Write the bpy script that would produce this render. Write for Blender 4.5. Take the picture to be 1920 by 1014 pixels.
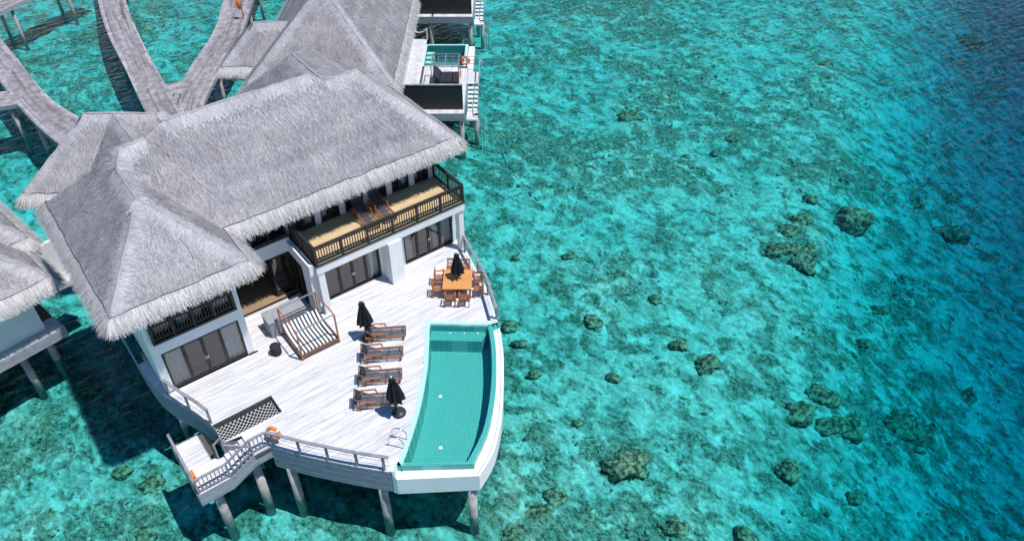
import bpy, math, random
import numpy as np
from mathutils import Vector, Matrix
R = math.radians
rng = np.random.default_rng(7); random.seed(7)
scn = bpy.context.scene
C = scn.collection
for o in list(bpy.data.objects): bpy.data.objects.remove(o)

# ------------------------------------------------------------------ camera, sky, sun, exposure
cd = bpy.data.cameras.new('camera'); cam = bpy.data.objects.new('camera', cd); C.objects.link(cam)
cam.location = (0, -29.9, 28.7); cam.rotation_euler = (R(48.8), 0, R(-37.5))
cd.sensor_width = 36; cd.lens = 28.31; cd.clip_end = 4000; scn.camera = cam
SUN = Vector((.21, -.34, 1)).normalized()
w = bpy.data.worlds.new('World'); scn.world = w; w.use_nodes = True
sk = w.node_tree.nodes.new('ShaderNodeTexSky'); sk.sky_type = 'NISHITA'; sk.sun_disc = False
sk.sun_elevation = math.asin(SUN.z); sk.sun_rotation = math.atan2(SUN.x, SUN.y); sk.air_density = 1.0; sk.dust_density = 0.0; sk.ozone_density = 1.0
bg = w.node_tree.nodes['Background']; bg.inputs[1].default_value = 0.10
hs = w.node_tree.nodes.new('ShaderNodeHueSaturation'); hs.inputs['Saturation'].default_value = 1.4
w.node_tree.links.new(sk.outputs[0], hs.inputs['Color']); w.node_tree.links.new(hs.outputs[0], bg.inputs[0])
sd = bpy.data.lights.new('sun', 'SUN'); sd.energy = 4.2; sd.angle = R(.53); sd.color = (1, .97, .93)
so = bpy.data.objects.new('sun', sd); C.objects.link(so); so.location = (20, -30, 60)
so.rotation_euler = SUN.to_track_quat('Z', 'Y').to_euler()
scn.view_settings.view_transform = 'Standard'; scn.view_settings.look = 'None'
scn.view_settings.exposure = 0.2; scn.view_settings.gamma = 1
scn.cycles.max_bounces = 7; scn.cycles.transparent_max_bounces = 16; scn.cycles.use_denoising = True

# ------------------------------------------------------------------ helpers
WATER = -3.8
E1 = Vector((.7934, -.6088, 0)); E2 = Vector((.6088, .7934, 0))     # axes of the neighbouring villas
def UV(u, v, z=0.): p = Vector((0, -29.9, 0)) + E1*u + E2*v; return Vector((p.x, p.y, z))
UVROT = R(-37.5)

def material(name, col, rough=.8, spec=.25, metal=0., col2=None, scale=(1, 1, 1), nscale=6., detail=4., ramp=(.35, .65),
             tint=None, rnd=0., bump=0., coords='Object', bscale=None):
    m = bpy.data.materials.new(name); m.use_nodes = True; nt = m.node_tree; N = nt.nodes; L = nt.links
    b = N['Principled BSDF']; b.inputs['Roughness'].default_value = rough; b.inputs['Metallic'].default_value = metal
    b.inputs['Specular IOR Level'].default_value = spec; b.inputs['Base Color'].default_value = (*col, 1)
    out = None
    if col2 is not None or bump:
        if coords == 'Position': src = N.new('ShaderNodeNewGeometry').outputs['Position']
        else: src = N.new('ShaderNodeTexCoord').outputs[coords]
        mp = N.new('ShaderNodeMapping'); mp.inputs['Scale'].default_value = scale; L.new(src, mp.inputs[0])
        nz = N.new('ShaderNodeTexNoise'); nz.inputs['Scale'].default_value = nscale; nz.inputs['Detail'].default_value = detail
        nz.inputs['Roughness'].default_value = .62; L.new(mp.outputs[0], nz.inputs[0])
    if col2 is not None:
        cr = N.new('ShaderNodeValToRGB'); cr.color_ramp.elements[0].position = ramp[0]; cr.color_ramp.elements[1].position = ramp[1]
        cr.color_ramp.elements[0].color = (*col, 1); cr.color_ramp.elements[1].color = (*col2, 1)
        L.new(nz.outputs['Fac'], cr.inputs[0]); out = cr.outputs[0]
    if bump:
        bp = N.new('ShaderNodeBump'); bp.inputs['Strength'].default_value = bump; bp.inputs['Distance'].default_value = .02
        L.new(nz.outputs['Fac'], bp.inputs['Height']); L.new(bp.outputs[0], b.inputs['Normal'])
    f = None
    if tint:
        a = N.new('ShaderNodeAttribute'); a.attribute_name = tint; f = a.outputs['Fac']
    elif rnd:
        oi = N.new('ShaderNodeObjectInfo'); mr = N.new('ShaderNodeMapRange')
        mr.inputs['To Min'].default_value = 1-rnd; mr.inputs['To Max'].default_value = 1+rnd
        L.new(oi.outputs['Random'], mr.inputs['Value']); f = mr.outputs[0]
    if f is not None:
        mx = N.new('ShaderNodeVectorMath'); mx.operation = 'SCALE'
        if out: L.new(out, mx.inputs[0])
        else: mx.inputs[0].default_value = col
        L.new(f, mx.inputs['Scale']); out = mx.outputs[0]
    if out: L.new(out, b.inputs['Base Color'])
    return m

def glassy(name, tint, ior, rough=.02, transp=1.0):
    "thin pane or water skin: clear where the Fresnel term lets light through, mirror where it does not"
    m = bpy.data.materials.new(name); m.use_nodes = True; nt = m.node_tree; N = nt.nodes; L = nt.links
    N.remove(N['Principled BSDF']); o = N['Material Output']
    tr = N.new('ShaderNodeBsdfTransparent'); tr.inputs[0].default_value = (*tint, 1)
    gl = N.new('ShaderNodeBsdfGlossy'); gl.inputs['Roughness'].default_value = rough
    fr = N.new('ShaderNodeFresnel'); fr.inputs[0].default_value = ior
    mx = N.new('ShaderNodeMixShader'); L.new(fr.outputs[0], mx.inputs[0]); L.new(tr.outputs[0], mx.inputs[1]); L.new(gl.outputs[0], mx.inputs[2])
    L.new(mx.outputs[0], o.inputs['Surface'])
    return m, fr, gl

class MB:
    def __init__(s): s.v = []; s.f = []; s.t = []
    def add(s, vs, fs, tint=1.):
        n = len(s.v); s.v += [tuple(p) for p in vs]; s.f += [tuple(i+n for i in f) for f in fs]; s.t += [tint]*len(fs); return s
    def box(s, x0, x1, y0, y1, z0, z1, tint=1.):
        return s.prism([(x0, y0), (x1, y0), (x1, y1), (x0, y1)], z0, z1, tint)
    def prism(s, poly, z0, z1, tint=1.):
        n = len(poly); vs = [(p[0], p[1], z0) for p in poly]+[(p[0], p[1], z1) for p in poly]
        fs = [tuple(range(n))[::-1], tuple(range(n, 2*n))]+[(i, (i+1) % n, n+(i+1) % n, n+i) for i in range(n)]
        return s.add(vs, fs, tint)
    def bar(s, a, b, wd, ht, up=(0, 0, 1), tint=1.):
        a = Vector(a); b = Vector(b); d = (b-a).normalized(); up = Vector(up)
        if abs(d.dot(up)) > .98: up = Vector((1, 0, 0))
        sx = d.cross(up).normalized()*wd/2; uy = sx.cross(d).normalized()*ht/2
        vs = [a-sx-uy, a+sx-uy, a+sx+uy, a-sx+uy, b-sx-uy, b+sx-uy, b+sx+uy, b-sx+uy]
        return s.add(vs, [(0, 1, 2, 3), (7, 6, 5, 4), (0, 4, 5, 1), (1, 5, 6, 2), (2, 6, 7, 3), (3, 7, 4, 0)], tint)
    def tube(s, pts, r, n=8, tint=1., cap=True):
        P = [Vector(p) for p in pts]; rings = []; r = r if isinstance(r, (list, tuple)) else [r]*len(P)
        for i, p in enumerate(P):
            d = (P[min(i+1, len(P)-1)]-P[max(i-1, 0)]).normalized()
            up = Vector((0, 0, 1)) if abs(d.z) < .95 else Vector((1, 0, 0))
            x = d.cross(up).normalized(); y = x.cross(d)
            rings.append([p+(x*math.cos(2*math.pi*k/n)+y*math.sin(2*math.pi*k/n))*r[i] for k in range(n)])
        vs = [q for g in rings for q in g]; fs = []
        for i in range(len(P)-1):
            for k in range(n): fs.append((i*n+k, i*n+(k+1) % n, (i+1)*n+(k+1) % n, (i+1)*n+k))
        if cap: fs += [tuple(range(n))[::-1], tuple(range((len(P)-1)*n, len(P)*n))]
        return s.add(vs, fs, tint)
    def lathe(s, prof, n=20, c=(0, 0, 0), pleat=0.):
        vs = []
        for r_, z in prof:
            for k in range(n):
                rr = r_*(1+(pleat if k % 2 else -pleat)); a = 2*math.pi*k/n
                vs.append((c[0]+rr*math.cos(a), c[1]+rr*math.sin(a), c[2]+z))
        fs = [(i*n+k, i*n+(k+1) % n, (i+1)*n+(k+1) % n, (i+1)*n+k) for i in range(len(prof)-1) for k in range(n)]
        fs += [tuple(range(n))[::-1], tuple(range((len(prof)-1)*n, len(prof)*n))]
        return s.add(vs, fs)
    def ribbon(s, a, b, tint=1.):
        "quads between two polylines of equal length"
        n = len(a); return s.add(list(a)+list(b), [(i, i+1, n+i+1, n+i) for i in range(n-1)], tint)
    def mesh(s, name):
        me = bpy.data.meshes.new(name); me.from_pydata(s.v, [], s.f)
        a = me.attributes.new('tint', 'FLOAT', 'FACE'); a.data.foreach_set('value', s.t); me.update(); return me

def link(name, me, m, parent=None, loc=(0, 0, 0), rot=(0, 0, 0), scale=(1, 1, 1), smooth=False, kind=None):
    o = bpy.data.objects.new(name, me); C.objects.link(o); o.location = loc; o.rotation_euler = rot; o.scale = scale
    if m is not None and not me.materials: me.materials.append(m)
    if parent is not None: o.parent = parent
    if smooth: me.polygons.foreach_set('use_smooth', [True]*len(me.polygons))
    if kind: o['kind'] = kind
    return o
def rootmat(o):
    M = Matrix.Identity(4)
    while o is not None:
        M = Matrix.LocRotScale(o.location, o.rotation_euler, o.scale) @ M; o = o.parent
    return M
def part(mb, name, m, parent, world=True, **k):
    "link an MB as one mesh object; its points are world points unless world=False"
    if world and parent is not None:
        I = rootmat(parent).inverted(); mb.v = [tuple(I @ Vector(p)) for p in mb.v]
    return link(name, mb.mesh(name), m, parent, **k)
def thing(name, label, cat, loc=(0, 0, 0), rz=0, group=None):
    o = bpy.data.objects.new(name, None); C.objects.link(o); o.location = loc; o.rotation_euler = (0, 0, rz); o.empty_display_size = .3
    return tag(o, label, cat, group)
def tag(o, label, cat, group=None):
    o['label'] = label; o['category'] = cat
    if group: o['group'] = group
    return o
def copy_tree(o, parent=None):
    c = o.copy(); C.objects.link(c); c.parent = parent
    for ch in list(o.children): copy_tree(ch, c)
    return c
def quads(name, V, tint):
    n = len(V)//4; me = bpy.data.meshes.new(name)
    me.vertices.add(4*n); me.vertices.foreach_set('co', V.astype(np.float32).ravel())
    me.loops.add(4*n); me.loops.foreach_set('vertex_index', np.arange(4*n, dtype=np.int32))
    me.polygons.add(n); me.polygons.foreach_set('loop_start', np.arange(0, 4*n, 4, dtype=np.int32))
    me.polygons.foreach_set('loop_total', np.full(n, 4, dtype=np.int32))
    a = me.attributes.new('tint', 'FLOAT', 'FACE'); a.data.foreach_set('value', tint.astype(np.float32))
    me.update(calc_edges=True); return me
def offset(pl, d):
    "shift an open polyline sideways (left positive)"
    out = []
    for i, p in enumerate(pl):
        a = Vector(pl[max(i-1, 0)][:2]); b = Vector(pl[min(i+1, len(pl)-1)][:2]); t = (b-a).normalized()
        out.append((p[0]-t.y*d, p[1]+t.x*d))
    return out
def smooth_line(pl, n=4):
    out = []
    for i in range(len(pl)-1):
        p0 = pl[max(i-1, 0)]; p1 = pl[i]; p2 = pl[i+1]; p3 = pl[min(i+2, len(pl)-1)]
        for k in range(n):
            t = k/n
            out.append(tuple(.5*(2*p1[j]+(p2[j]-p0[j])*t+(2*p0[j]-5*p1[j]+4*p2[j]-p3[j])*t*t+(3*p1[j]-p0[j]-3*p2[j]+p3[j])*t**3) for j in range(len(p1))))
    return out+[tuple(pl[-1])]
def vnoise(x, y, seed):
    "value noise on numpy arrays"
    r = np.random.default_rng(seed); T = r.random((256, 256))
    xi = np.floor(x).astype(int); yi = np.floor(y).astype(int); fx = x-xi; fy = y-yi
    fx = fx*fx*(3-2*fx); fy = fy*fy*(3-2*fy); a = lambda i, j: T[(xi+i) % 256, (yi+j) % 256]
    return (a(0, 0)*(1-fx)+a(1, 0)*fx)*(1-fy)+(a(0, 1)*(1-fx)+a(1, 1)*fx)*fy

# ------------------------------------------------------------------ materials
m_thatch = material('thatch', (.30, .285, .29), .95, .1, col2=(.42, .40, .41), scale=(1, 1, 1), nscale=9, tint=None, bump=.6)
m_straw = material('straw', (.43, .41, .42), .9, .15, tint='tint', col2=(.33, .315, .335), nscale=.8, detail=5)
m_fringe = material('straw_fringe', (.58, .56, .55), .85, .2, tint='tint')
m_seam = material('seam_rope', (.03, .03, .035), .9)
m_deck = material('weathered_deck', (.43, .415, .42), .8, .25, col2=(.72, .71, .72), scale=(.35, 7, 7), nscale=1.7, detail=8, ramp=(.3, .58), rnd=.10, coords='Position', bump=.25)
m_walk = material('boardwalk_wood', (.20, .18, .185), .85, .2, col2=(.37, .345, .36), scale=(1, 1, 1), nscale=2.0, detail=6, tint='tint')
m_skirt = material('skirt_wood', (.21, .22, .25), .85, .2, col2=(.38, .39, .43), scale=(1.2, 1.2, 9), nscale=2.5, detail=6, rnd=.12, coords='Position', bump=.3)
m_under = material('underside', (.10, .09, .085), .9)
m_plaster = material('white_plaster', (.80, .80, .80), .85, .2, col2=(.74, .74, .75), nscale=.9, detail=6)
m_white = material('white_render', (.84, .84, .83), .7, .3, col2=(.76, .76, .74), nscale=1.3, detail=6)
m_black = material('black_timber', (.018, .017, .017), .5, .4, col2=(.035, .033, .03), nscale=5)
m_balc = material('balcony_boards', (.50, .35, .19), .6, .3, col2=(.66, .50, .30), scale=(.5, 8, 8), nscale=2, detail=5, rnd=.1, coords='Position')
m_floor = material('interior_boards', (.24, .17, .10), .5, .3, col2=(.36, .26, .16), scale=(.5, 8, 8), nscale=2, rnd=.1, coords='Position')
m_teak = material('oiled_teak', (.29, .11, .05), .5, .35, col2=(.42, .17, .075), scale=(2, 14, 14), nscale=2, rnd=.12)
m_teakdark = material('weathered_teak', (.13, .075, .05), .7, .3, col2=(.22, .12, .08), scale=(2, 14, 14), nscale=2, rnd=.12)
m_tabletop = material('orange_teak', (.60, .25, .08), .45, .35, col2=(.70, .33, .12), scale=(1.5, 14, 14), nscale=2, rnd=.08)
m_grey = material('grey_rail', (.20, .20, .22), .6, .35, col2=(.30, .30, .32), nscale=3)
m_pile = material('concrete_pile', (.24, .235, .23), .9, .15, col2=(.46, .44, .42), nscale=1.6, detail=6, bump=.3)
m_canvas = material('black_canvas', (.012, .016, .020), .85, .2, col2=(.022, .026, .03), nscale=4)
m_cover = material('grey_cover', (.27, .27, .285), .9, .15, col2=(.34, .34, .355), nscale=2)
m_rubber = material('black_rubber', (.03, .03, .035), .45, .4)
m_cushion = material('dark_cushion', (.03, .032, .04), .9, .2)
m_chrome = material('steel', (.62, .62, .64), .22, .5, metal=1.)
m_orange = material('orange_buoy', (.85, .20, .03), .5, .4)
m_red = material('red_buoy', (.75, .10, .04), .5, .4)
m_curtain = material('curtain', (.86, .87, .90), .9, .1)
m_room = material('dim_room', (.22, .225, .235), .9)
m_tile = bpy.data.materials.new('pool_mosaic')
m_rope = material('rope', (.70, .70, .69), .9); m_blackrope = material('black_rope', (.02, .02, .022), .9)
m_coping = None
def tile_mat(m, c1, c2, gr, sc):
    m.use_nodes = True; nt = m.node_tree; N = nt.nodes; L = nt.links; b = N['Principled BSDF']
    g = N.new('ShaderNodeNewGeometry'); mp = N.new('ShaderNodeMapping'); mp.inputs['Rotation'].default_value = (0, 0, R(37.5))
    br = N.new('ShaderNodeTexBrick'); br.offset = 0; br.inputs['Scale'].default_value = sc
    br.inputs['Color1'].default_value = (*c1, 1); br.inputs['Color2'].default_value = (*c2, 1); br.inputs['Mortar'].default_value = (*gr, 1)
    br.inputs['Mortar Size'].default_value = .07; br.inputs['Brick Width'].default_value = .5; br.inputs['Row Height'].default_value = .5
    L.new(g.outputs['Position'], mp.inputs[0]); L.new(mp.outputs[0], br.inputs[0]); L.new(br.outputs[0], b.inputs['Base Color'])
    b.inputs['Roughness'].default_value = .35
    return m
tile_mat(m_tile, (.018, .27, .235), (.028, .34, .30), (.11, .47, .43), 5.6)
m_coping = tile_mat(bpy.data.materials.new('coping_mosaic'), (.20, .58, .52), (.30, .66, .60), (.62, .78, .75), 8.)
m_deeptile = tile_mat(bpy.data.materials.new('deep_mosaic'), (.02, .20, .21), (.03, .26, .26), (.06, .30, .30), 9.)
m_pane, _, _ = glassy('window_glass', (.96, .97, .98), 2.15)
m_sling = bpy.data.materials.new('mesh_sling'); m_sling.use_nodes = True
_n = m_sling.node_tree; _t = _n.nodes.new('ShaderNodeBsdfTransparent'); _m = _n.nodes.new('ShaderNodeMixShader'); _m.inputs[0].default_value = .30
_n.nodes['Principled BSDF'].inputs['Base Color'].default_value = (.05, .055, .07, 1); _n.nodes['Principled BSDF'].inputs['Roughness'].default_value = .8
_n.links.new(_n.nodes['Principled BSDF'].outputs[0], _m.inputs[1]); _n.links.new(_t.outputs[0], _m.inputs[2]); _n.links.new(_m.outputs[0], _n.nodes['Material Output'].inputs[0])

# ------------------------------------------------------------------ sea and seabed
def sst(a, b, x): t = np.clip((x-a)/(b-a), 0, 1); return t*t*(3-2*t)
def bed_depth(u, v):
    q = u-.466*(v-20); return 1.5+4.0*sst(7, 26, q)+4*sst(20, 42, q)
def seabed():
    ax = lambda lo, hi, st: np.concatenate([lo-np.geomspace(900, 3, 14), np.arange(lo, hi, st), hi+np.geomspace(3, 900, 14)])
    us = ax(-52, 66, .24); vs = ax(6, 98, .24); U, V = np.meshgrid(us, vs)
    dep = bed_depth(U, V)
    big = vnoise(U*.16+3, V*.16, 1)*.6+vnoise(U*.4, V*.4, 2)*.4
    for cu, cv, ru, rv, am in ((17.7, 27.9, 4.5, 3.2, .34), (1.0, 20.8, 3., 2.4, .3), (18.9, 41., 2.6, 2.4, .25), (12.7, 76.3, 9, 5, .3), (24, 30, 2.5, 2, .25), (6, 55, 6, 3, .12)):
        big = big+am*np.exp(-((U-cu)/ru)**2-((V-cv)/rv)**2)
    reef = np.clip((big-.50)*4, 0, 1)
    fine = vnoise(U*1.1, V*1.1, 3)*.5+vnoise(U*2.3, V*2.3, 4)*.3+vnoise(U*4.1, V*4.1, 5)*.2
    Z = WATER-dep+(big-.5)*.5+(fine-.45)*(.30+.50*reef)
    near = (np.abs(U-7) < 62) & (np.abs(V-50) < 50); Z = np.where(near, Z, WATER-dep)
    X = E1.x*U+E2.x*V; Y = -29.9+E1.y*U+E2.y*V
    co = np.stack([X, Y, Z], -1).reshape(-1, 3); ny, nx = U.shape
    idx = np.arange(nx*ny).reshape(ny, nx); F = np.stack([idx[:-1, :-1], idx[:-1, 1:], idx[1:, 1:], idx[1:, :-1]], -1).reshape(-1, 4)
    me = bpy.data.meshes.new('seabed'); n = len(F)
    me.vertices.add(len(co)); me.vertices.foreach_set('co', co.astype(np.float32).ravel())
    me.loops.add(4*n); me.loops.foreach_set('vertex_index', F.astype(np.int32).ravel())
    me.polygons.add(n); me.polygons.foreach_set('loop_start', np.arange(0, 4*n, 4, dtype=np.int32)); me.polygons.foreach_set('loop_total', np.full(n, 4, dtype=np.int32))
    a = me.attributes.new('reef', 'FLOAT', 'POINT'); a.data.foreach_set('value', reef.astype(np.float32).ravel())
    me.update(calc_edges=True); me.polygons.foreach_set('use_smooth', np.ones(n, dtype=bool))
    m = bpy.data.materials.new('sand_and_rubble'); m.use_nodes = True; N = m.node_tree.nodes; L = m.node_tree.links; b = N['Principled BSDF']
    b.inputs['Roughness'].default_value = .95; b.inputs['Specular IOR Level'].default_value = .05
    g = N.new('ShaderNodeNewGeometry')
    def noise(sc, det, ro=.6, dist=0.):
        z = N.new('ShaderNodeTexNoise'); z.inputs['Scale'].default_value = sc; z.inputs['Detail'].default_value = det; z.inputs['Roughness'].default_value = ro
        z.inputs['Distortion'].default_value = dist; L.new(g.outputs['Position'], z.inputs[0]); return z.outputs['Fac']
    def ramp(v, a, c, ca=(0, 0, 0), cb=(1, 1, 1)):
        r = N.new('ShaderNodeValToRGB'); r.color_ramp.elements[0].position = a; r.color_ramp.elements[1].position = c
        r.color_ramp.elements[0].color = (*ca, 1); r.color_ramp.elements[1].color = (*cb, 1); L.new(v, r.inputs[0]); return r.outputs[0]
    def mix(f, a, c):
        x = N.new('ShaderNodeMix'); x.data_type = 'RGBA'
        L.new(f, x.inputs[0])
        for s_, q in ((6, a), (7, c)):
            if isinstance(q, tuple): x.inputs[s_].default_value = (*q, 1)
            else: L.new(q, x.inputs[s_])
        return x.outputs[2]
    # everything on the bed is drawn out a little along the swell
    mp = N.new('ShaderNodeMapping'); mp.inputs['Rotation'].default_value = (0, 0, R(62)); mp.inputs['Scale'].default_value = (1.12, .84, 1)
    L.new(g.outputs['Position'], mp.inputs[0])
    def noise(sc, det, ro=.6, dist=0.):
        z = N.new('ShaderNodeTexNoise'); z.inputs['Scale'].default_value = sc; z.inputs['Detail'].default_value = det; z.inputs['Roughness'].default_value = ro
        z.inputs['Distortion'].default_value = dist; L.new(mp.outputs[0], z.inputs[0]); return z.outputs['Fac']
    def math_(op, a, c):
        x = N.new('ShaderNodeMath'); x.operation = op
        for k_, q in enumerate((a, c)):
            if isinstance(q, (int, float)): x.inputs[k_].default_value = q
            else: L.new(q, x.inputs[k_])
        return x.outputs[0]
    at = N.new('ShaderNodeAttribute'); at.attribute_name = 'reef'
    sand = mix(ramp(math_('ADD', noise(3.4, 8, .8), math_('MULTIPLY', math_('SUBTRACT', noise(.7, 4, .6), .5), .5)), .36, .62), (.34, .35, .27), (.86, .84, .71))
    rub = mix(ramp(noise(4.4, 8, .8, .3), .42, .60), (.05, .07, .045), (.40, .40, .29))
    big = math_('MULTIPLY', math_('SUBTRACT', noise(.16, 3, .5), .5), .30)          # broad sandy and stony areas
    mid = noise(1.05, 5, .62, .35)                                                   # stones and clumps
    fin = math_('MULTIPLY', math_('SUBTRACT', noise(4.2, 6, .8), .5), .46)
    v = math_('ADD', math_('ADD', mid, big), math_('ADD', fin, math_('MULTIPLY', at.outputs['Fac'], .075)))
    L.new(mix(ramp(v, .435, .595), sand, rub), b.inputs['Base Color'])
    link('seabed', me, m, kind='structure')
seabed()
def sea():
    mb = MB(); S = 950.; c = UV(8, 45)
    mb.box(c.x-S, c.x+S, c.y-S, c.y+S, -22, WATER)
    m, fr, gl = glassy('sea_water', (1, 1, 1), 1.33, .025); N = m.node_tree.nodes; L = m.node_tree.links
    g = N.new('ShaderNodeNewGeometry'); mp = N.new('ShaderNodeMapping'); mp.inputs['Rotation'].default_value = (0, 0, R(20)); mp.inputs['Scale'].default_value = (.55, 1.6, 1)
    L.new(g.outputs['Position'], mp.inputs[0])
    n1 = N.new('ShaderNodeTexNoise'); n1.inputs['Scale'].default_value = 1.3; n1.inputs['Detail'].default_value = 6; n1.inputs['Roughness'].default_value = .55; n1.inputs['Distortion'].default_value = .6
    L.new(mp.outputs[0], n1.inputs[0])
    n2 = N.new('ShaderNodeTexNoise'); n2.inputs['Scale'].default_value = 5.; n2.inputs['Detail'].default_value = 4; n2.inputs['Distortion'].default_value = .8; L.new(mp.outputs[0], n2.inputs[0])
    b2 = N.new('ShaderNodeBump'); b2.inputs['Strength'].default_value = .8; b2.inputs['Distance'].default_value = .02; L.new(n2.outputs['Fac'], b2.inputs['Height'])
    bp = N.new('ShaderNodeBump'); L.new(b2.outputs[0], bp.inputs['Normal']); bp.inputs['Strength'].default_value = .8; bp.inputs['Distance'].default_value = .15; L.new(n1.outputs['Fac'], bp.inputs['Height'])
    L.new(bp.outputs[0], gl.inputs['Normal']); L.new(bp.outputs[0], fr.inputs['Normal'])
    va = N.new('ShaderNodeVolumeAbsorption'); va.inputs['Density'].default_value = .66; va.inputs['Color'].default_value = (.05, .848, .905, 1)
    L.new(va.outputs[0], N['Material Output'].inputs['Volume'])
    link('sea', mb.mesh('sea'), m, kind='structure')
sea()

# ------------------------------------------------------------------ thatched roofs
def thatch(parent, faces, eaves, ridges, dens=620, name='roof', thick=.28, drop=.30):
    """faces: convex polygons (world points) of the slopes; eaves: (p, q, outward) edges that carry a fringe; ridges: (p, q)"""
    mb = MB()
    for f in faces: mb.add(f, [tuple(range(len(f)))])
    for p, q, o in eaves:                       # lower course under the fringe, then the soffit edge
        p = Vector(p); q = Vector(q); o = Vector(o); t = (q-p).normalized()
        d = (o-Vector((0, 0, 1)))*drop; e = t*drop
        a, b = p+d-e*.9, q+d+e*.9
        mb.add([p, q, b, a], [(0, 1, 2, 3)]); i = -o*.55-Vector((0, 0, .12))
        mb.add([a, b, b+i, a+i], [(0, 1, 2, 3)])
    roof = part(mb, name, m_thatch, parent)
    I = rootmat(parent).inverted(); Im = np.array(I)
    tf = lambda V: V@Im[:3, :3].T+Im[:3, 3]
    Vs, Ts = [], []
    for f in faces:
        P = np.array([tuple(p) for p in f])
        for k in range(1, len(P)-1):
            a, b, c = P[0], P[k], P[k+1]; n = np.cross(b-a, c-a); ar = np.linalg.norm(n)/2
            if ar < .01: continue
            n /= 2*ar; n = n if n[2] > 0 else -n
            dn = np.array([n[0]*n[2], n[1]*n[2], n[2]*n[2]-1]); dn /= np.linalg.norm(dn); sd_ = np.cross(n, dn)
            m = int(ar*dens); r1 = np.sqrt(rng.random(m))[:, None]; r2 = rng.random(m)[:, None]
            p = a*(1-r1)+b*(r1*(1-r2))+c*(r1*r2)
            ang = rng.normal(0, .16, m)[:, None]; ln = rng.uniform(.22, .5, m)[:, None]; wd = rng.uniform(.009, .02, m)[:, None]
            d = dn*np.cos(ang)+sd_*np.sin(ang); sx = sd_*np.cos(ang)-dn*np.sin(ang)
            lift = rng.uniform(.004, .05, m)[:, None]; base = n*rng.uniform(-.02, .015, m)[:, None]
            Vs.append(np.stack([p+base-sx*wd, p+base+sx*wd, p+d*ln+n*lift+sx*wd*.5, p+d*ln+n*lift-sx*wd*.5], 1).reshape(-1, 3))
            # weathered courses: each laid band keeps its own grey
            hgt = p@(-dn); band = vnoise(hgt*2.1, (p@sd_)*.25, 11)
            Ts.append(rng.uniform(.62, 1.25, m)*(.84+.32*band))
    for p, q in ridges:                         # paler bundles bent over ridges and hips
        p = np.array(p); q = np.array(q); t = q-p; Ln = np.linalg.norm(t); t /= Ln; m = int(Ln*900)
        side = np.cross(t, [0, 0, 1.]); side /= np.linalg.norm(side); up = np.cross(side, t)
        s_ = rng.random(m)[:, None]; sg = np.where(rng.random(m) < .5, -1, 1)[:, None]; ln = rng.uniform(.12, .34, m)[:, None]
        slope = 1.0 if abs(t[2]) < .2 else .62
        aw = np.abs(rng.normal(0, .2, m))[:, None]; o = p+t*Ln*s_+side*sg*aw-up*aw*slope*.97+up*rng.uniform(.01, .05, m)[:, None]
        d = side*sg*.8-up*slope*.74+t*rng.normal(0, .3, m)[:, None]; d /= np.linalg.norm(d, axis=1)[:, None]
        wd = rng.uniform(.01, .02, m)[:, None]*t
        st = o+up*.015
        Vs.append(np.stack([st-wd, st+wd, st+d*ln+wd, st+d*ln-wd], 1).reshape(-1, 3)); Ts.append(rng.uniform(.85, 1.42, m))
    rm = MB()
    for p, q in ridges:
        p = Vector(p); q = Vector(q); k = max(2, int((q-p).length/.35)); rm.tube([p.lerp(q, i/k)+Vector((random.uniform(-.02, .02), random.uniform(-.02, .02), random.uniform(-.015, .03))) for i in range(k+1)], [random.uniform(.045, .075) for _ in range(k+1)], 7, tint=.98)
    if ridges: part(rm, 'ridge_roll', m_straw, roof, smooth=True)
    V = np.concatenate(Vs); T = np.concatenate(Ts)
    link('straw', quads('straw', tf(V), T), m_straw, roof, kind='stuff')
    Vs, Ts = [], []; sm = MB()
    for p, q, o in eaves:
        p = np.array(p); q = np.array(q); o = np.array(o, float); t = q-p; Ln = np.linalg.norm(t); t /= Ln; m = int((Ln+.6)*520)
        s_ = rng.uniform(-.3, Ln+.3, m)[:, None]
        lat = rng.normal(0, .14, m)[:, None]+np.clip(s_-Ln, 0, 1)*2.2+np.clip(s_, -1, 0)*2.2
        al = rng.uniform(.62, .98, m)[:, None]; ln = rng.uniform(.38, .86, m)[:, None]
        d = o*np.cos(al)+np.array([0, 0, -1.])*np.sin(al)+t*lat; d /= np.linalg.norm(d, axis=1)[:, None]
        st = p+t*np.clip(s_, 0, Ln)+(o-np.array([0, 0, 1.]))*rng.uniform(-.03, .10, m)[:, None]+np.array([0, 0, 1.])*rng.uniform(.0, .05, m)[:, None]
        wd = t*rng.uniform(.009, .02, m)[:, None]
        Vs.append(np.stack([st-wd, st+wd, st+d*ln+wd*.3, st+d*ln-wd*.3], 1).reshape(-1, 3)); Ts.append(rng.uniform(.62, 1.12, m))
        k = max(2, int(Ln/.45)); nrm = np.array([0, 0, .06])
        pts = [tuple(p+t*Ln*i/k+nrm+(o-np.array([0, 0, 1.]))*rng.uniform(-.035, .035)) for i in range(k+1)]
        sm.tube(pts, .016, 5)
    link('fringe', quads('fringe', tf(np.concatenate(Vs)), np.concatenate(Ts)), m_fringe, roof, kind='stuff')
    part(sm, 'seam_rope', m_seam, roof)
    return roof

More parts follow.
